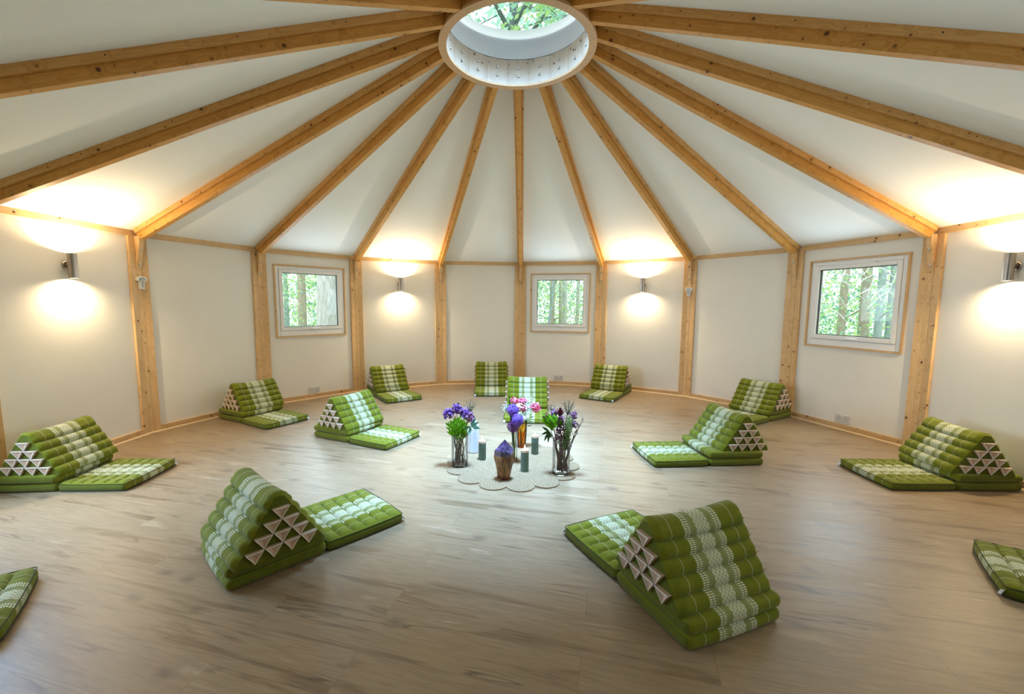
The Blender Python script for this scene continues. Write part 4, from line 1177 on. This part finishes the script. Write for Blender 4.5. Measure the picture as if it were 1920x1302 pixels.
for j, (px, py, dy) in enumerate(((1130, 470, -.01), (1010, 470, .02), (1110, 500, -.03))):
    root, H = flower('foliage_sprig', VO, (0, 0, .012), HO(px, py, dy), 'dark green narrow leaf stem just above the amber vase', 'foliage', 'leaf stems in the amber vase', .002, 'darkstem' if 'darkstem' in M else 'stem')
    b = MB()
    for q in range(5):
        th = q * 2.1 + j; b.leaf(H * (.62 + .09 * q), H * (.62 + .09 * q) + Vector((cos(th) * .05, sin(th) * .04, .012)), .009, (sin(th), -cos(th), .5), bend=.05)
    b.build('leaves', 'darkleaf', root, 60)
# tube vase ---------------------------------------------------------
def HT(px, py, dy=0.0): return ((px - 985) * .84e-3, dy, (935 - py) * .86e-3)
for j, (px, py, dy, mt, lab) in enumerate(((965, 442, .0, 'violet', 'top violet allium globe in the narrow tube vase'), (1008, 522, -.05, 'violet', 'middle purple allium globe leaning towards the amber vase'), (972, 596, -.005, 'magenta', 'lowest plum-purple allium globe just above the tube vase rim'))):
    root, H = flower('allium', VT, (.004 * (j - 1), .004 * (j % 2), .010), HT(px, py, dy), lab, 'flower', 'purple alliums', .0034)
    r_ = random.Random(160 + j); b = MB(); s_ = MB(); RA = .050
    for q in range(210):
        zz = 1 - 2 * (q + .5) / 210; th = q * 2.39996; d = Vector((sqrt(1 - zz * zz) * cos(th), sqrt(1 - zz * zz) * sin(th), zz)); c_ = H + d * RA * r_.choice((.7, .85, .95, 1.0, 1.05))
        t1 = d.orthogonal().normalized(); t1.rotate(Matrix.Rotation(r_.uniform(0, 6), 3, d)); t2 = d.cross(t1); w = .0125
        ci = b.add([c_])
        for m_ in range(5):
            e1 = 2 * pi * m_ / 5; p = t1 * cos(e1) + t2 * sin(e1); sd = t1 * -sin(e1) + t2 * cos(e1)
            i = b.add([c_ + p * w * .5 + sd * w * .22 + d * .001, c_ + p * w + d * .003, c_ + p * w * .5 - sd * w * .22 + d * .001]); b.face((ci, i, i + 1, i + 2))
        if q % 2 == 0: s_.tube([H, c_], .0007, 3, cap=False)
    b.build('florets', mt, root); s_.build('pedicels', mt, root)
for j, (px, py, dy, lab) in enumerate(((918, 222, .02, 'taller dark green blade leaf rising from the tube vase'), (960, 315, .02, 'shorter dark green blade leaf rising behind the top allium'))):
    o = Vector((VT[0], VT[1] + .006, ZR + .012)); root = tag(empty('blade_leaf', Matrix.Translation(o)), lab, 'foliage', 'blade leaves')
    H = Vector(HT(px, py, dy)); b = MB(); b.leaf((0, 0, 0), H, .017, (0, -1, 0), bend=.0, n=12, prof=lambda t: .35 + .65 * min(1, t * 2) if t < .6 else max(.03, (1 - t) / .4)); b.build('blade', 'darkleaf', root, 60)

# ================================================================== THE WOOD OUTSIDE
def outside(px, depth, z=-.35):
    """ground point seen in the direction of a window at the given distance"""
    d = Vector((fw.x, fw.y, 0)).normalized(); r0 = Vector((rt0.x, rt0.y, 0))
    p = Vector((CAM.x, CAM.y, 0)) + d * depth + r0 * depth * (px - 942.75) / FPX
    p.z = z
    return p
b = MB(); n = 40
i = b.add([(30 * cos(2 * pi * j / n), 30 * sin(2 * pi * j / n), -.36) for j in range(n)]); b.face([i + j for j in range(n)])
struct(b.build('ground', 'soil'))

def leaf_cloud(b, c, rad, cnt, size, r_, mats=(0,), squash=.7):
    c = Vector(c)
    for _ in range(cnt):
        p = c + Vector((r_.gauss(0, .45) * rad, r_.gauss(0, .45) * rad, r_.gauss(0, .45) * rad * squash))
        if hypot(p.x, p.y) < 4.3 and p.z < 4.4: continue
        n_ = (rv(r_) + Vector((0, 0, .6))).normalized(); t1 = n_.orthogonal().normalized(); t1.rotate(Matrix.Rotation(r_.uniform(0, 6.3), 3, n_)); t2 = n_.cross(t1); s_ = size * r_.uniform(.6, 1.3)
        i = b.add([p - t1 * s_, p - t2 * s_ * .45, p + t1 * s_, p + t2 * s_ * .45]); b.face((i, i + 1, i + 2, i + 3), r_.choice(mats))
def tree(p, r0, h, lean, bark, leafm, lab, seed, crown_z=3.0, nbr=8, leaves=40, size=.042, br_low=1.2, crad=.6, blen=1.0, thick=1.0):
    r_ = random.Random(seed)
    root = tag(empty('forest_tree', Matrix.Translation(p)), lab, 'tree', 'trees outside')
    pts = [Vector((lean[0] * t + .03 * sin(5 * t + seed), lean[1] * t, h * t)) for t in [j / 10 for j in range(11)]]
    MB().tube(pts, [r0 * (1.12 - .62 * j / 10) for j in range(11)], 14).build('trunk', bark, root, 60)
    bb = MB(); lf = MB(); lf_o = p
    for q in range(nbr):
        f = (br_low + (h * .95 - br_low) * (q + r_.random() * .6) / nbr) / h
        j = min(9, int(f * 10)); s0 = pts[j].lerp(pts[j + 1], f * 10 - j)
        th = r_.uniform(0, 2 * pi); L = r_.uniform(.7, 1.5) * blen; d = Vector((cos(th), sin(th), r_.uniform(-.1, .55)))
        e = s0 + d * L; bp = [s0, s0.lerp(e, .5) + Vector((0, 0, .08 * L)), e]
        bb.tube(bp, [max(.008, r0 * .22) * thick, max(.006, r0 * .14) * thick, .005 * thick], 6)
        for _s in range(3):
            q0 = bp[0].lerp(e, r_.uniform(.35, .9)); qe = q0 + (d + rv(r_, .8)).normalized() * L * .45; bb.tube([q0, qe], [.007 * thick, .003 * thick], 5)
            # leaf sprays, kept in the tree's own frame
            for _l in range(max(1, leaves // 4)):
                c_ = qe + rv(r_, crad * .45 * r_.random()); n_ = (rv(r_) + Vector((0, 0, .6))).normalized(); t1 = n_.orthogonal().normalized(); t2 = n_.cross(t1); s_ = size * r_.uniform(.6, 1.3)
                w_ = p + c_
                if hypot(w_.x, w_.y) < 4.35 and w_.z < 4.5: continue
                i = lf.add([c_ - t1 * s_, c_ - t2 * s_ * .45, c_ + t1 * s_, c_ + t2 * s_ * .45]); lf.face((i, i + 1, i + 2, i + 3))
    bb.build('branches', bark, root, 60)
    if lf.f: lf.build('foliage', leafm, root)
    return root
TREES = [
 # seen through the window with the broad trunk
 (614, 8.8, .20, 9, (.05, .1), 'bark_pale', 'leaf_mint', 'broad pale speckled tree trunk filling one side of its window', 5, 6, 24),
 (566, 11.5, .105, 10, (0, .1), 'bark_brown', 'leaf_lime', 'slimmer tan tree trunk in the middle of the broad-trunk window', 9, 10, 50),
 (536, 13.5, .07, 9, (.1, 0), 'bark_grey', 'leaf_mint', 'thin grey tree behind leaves at the outer side of the broad-trunk window', 8, 10, 60),
 # seen through the back window
 (1032, 12.0, .070, 9, (.15, 0), 'bark_brown', 'leaf_lime', 'brownish forked tree in the window with slim straight trunks', 8, 12, 50),
 (1051, 13.5, .045, 9, (-.05, 0), 'bark_brown', 'leaf_lime', 'very thin tan trunk touching the pale trunk in the slim-trunks window', 8, 8, 40),
 (1059, 12.5, .078, 10, (0, 0), 'bark_pale', 'leaf_lime', 'pale straight trunk in the middle of the slim-trunks window', 8, 8, 40),
 (1082, 14.0, .058, 9, (.05, 0), 'bark_pale', 'leaf_lime', 'pale thin trunk on the outer side of the slim-trunks window', 8, 12, 50),
 (1020, 10.5, .035, 6, (.5, 0), 'bark_grey', 'leaf_mint', 'small crooked grey-green tree at the edge of the slim-trunks window', 5, 14, 60),
 # seen through the window with bare twigs
 (1574, 9.5, .075, 9, (0, 0), 'bark_brown', 'leaf_lime', 'brownish trunk nearest the dark jamb of the bare-twig window', 8, 8, 40),
 (1617, 9.8, .098, 10, (0, .1), 'bark_brown', 'leaf_mint', 'broad brownish trunk in the middle of the bare-twig window', 9, 8, 50),
 (1645, 8.6, .066, 9, (.08, 0), 'bark_grey', 'leaf_mint', 'blue-grey straight trunk beside the long pale twig in its window', 9, 8, 40),
 (1667, 9.6, .055, 9, (0, 0), 'bark_grey', 'leaf_lime', 'thin grey trunk on the outer side of the bare-twig window', 9, 8, 40),
 (1688, 9.0, .045, 9, (0, 0), 'bark_grey', 'leaf_mint', 'thinnest grey trunk at the outer edge of the bare-twig window', 9, 8, 40),
]
for j, (px, dep, r0, h, lean, bark, leafm, lab, cz, nb, lv) in enumerate(TREES):
    tree(outside(px, dep), r0, h, lean, bark, leafm, lab, 200 + j, cz, nb, lv)
# trees whose leaves hang over the roof dome
tree(Vector((-2.2, 6.6, -.35)), .16, 11, (1.2, -1.2), 'bark_dark', 'leaf_mint', 'leafy tree spreading over the skylight dome, mint and lime leaves', 231, 6, 30, 380, .075, 5.0, 1.5, 1.9, 2.2)
tree(Vector((2.6, 7.2, -.35)), .15, 12, (-1.0, -1.4), 'bark_dark', 'leaf_lime', 'darker branching tree seen across the upper part of the skylight dome', 232, 6, 30, 380, .075, 5.0, 1.5, 1.9, 2.2)
tree(Vector((.2, 9.2, -.35)), .17, 13, (-.2, -.4), 'bark_dark', 'leaf_mint', 'tall leafy tree filling the middle of the skylight dome', 233, 6, 34, 420, .085, 6.0, 1.6, 1.9, 2.0)
# bare pale twigs hanging outside one window
r_ = random.Random(44)
for j, (px, dep, dz, lab) in enumerate(((1590, 6.6, 2.15, 'long bare pale branch forking down the middle of its window'), (1652, 6.4, 2.45, 'bare pale branch arching across the blue-grey trunk'), (1690, 6.2, 2.3, 'bare pale branch at the outer edge of the twiggy window'))):
    p = outside(px, dep, dz + .35); root = tag(empty('bare_branch', Matrix.Translation(p)), lab, 'branch', 'bare branches outside the window')
    bm_ = MB(); tw = MB()
    rr0 = Vector((rt0.x, rt0.y, 0))
    main = bez((0, 0, 0), rr0 * r_.uniform(-.1, .05) + Vector((0, 0, -.55)), rr0 * r_.uniform(-.45, -.15) + Vector((0, .1, -1.35)), 14)
    bm_.tube(main, [.016 - .0008 * q for q in range(15)], 6)
    for q in range(2, 14):
        for sg in (-1, 1):
            if r_.random() < .25: continue
            L = r_.uniform(.15, .42); e = main[q] + rr0 * sg * L * .75 + Vector((0, r_.uniform(-.1, .1), -L * .65)); mid = main[q].lerp(e, .5) + Vector((0, 0, .04))
            tw.tube([main[q], mid, e], [.009, .007, .004], 5)
            for f in (.4, .7):
                s0 = main[q].lerp(e, f); tw.tube([s0, s0 + rr0 * sg * .05 + rv(r_, .10) + Vector((0, 0, -.04))], [.0055, .003], 4)
    bm_.build('branch', 'dead_twig', root, 60); tw.build('side_twigs', 'dead_twig', root, 60)
# the loose green of the wood behind
r_ = random.Random(77)
b = MB()
for k, cnt in ((-3, 330), (0, 330), (3, 330), (-6, 20), (6, 20)):
    a0 = ang(k + .5)
    for _ in range(cnt):
        # spread round the line of sight from the room's near side through that window
        base = Vector((3.6 * sin(a0), 3.6 * cos(a0), 0)); d = (base - Vector((CAM.x, CAM.y, 0))).normalized()
        sd = Vector((d.y, -d.x, 0)); dist = 3 + 13 * r_.random() ** .6; p = base + d * dist + sd * r_.gauss(0, .20) * (dist + 4)
        leaf_cloud(b, (p.x, p.y, r_.uniform(-.3, .9 + .32 * dist)), .5 + .05 * dist, 70, .022 + .0042 * dist, r_, (0, 0, 0, 1, 1, 2))
o = b.build('woodland_foliage', ['leaf_lime', 'leaf_mint', 'leaf_deep'])
o['kind'] = 'stuff'; o['label'] = 'loose green leaves of the wood beyond the windows'; o['category'] = 'foliage'
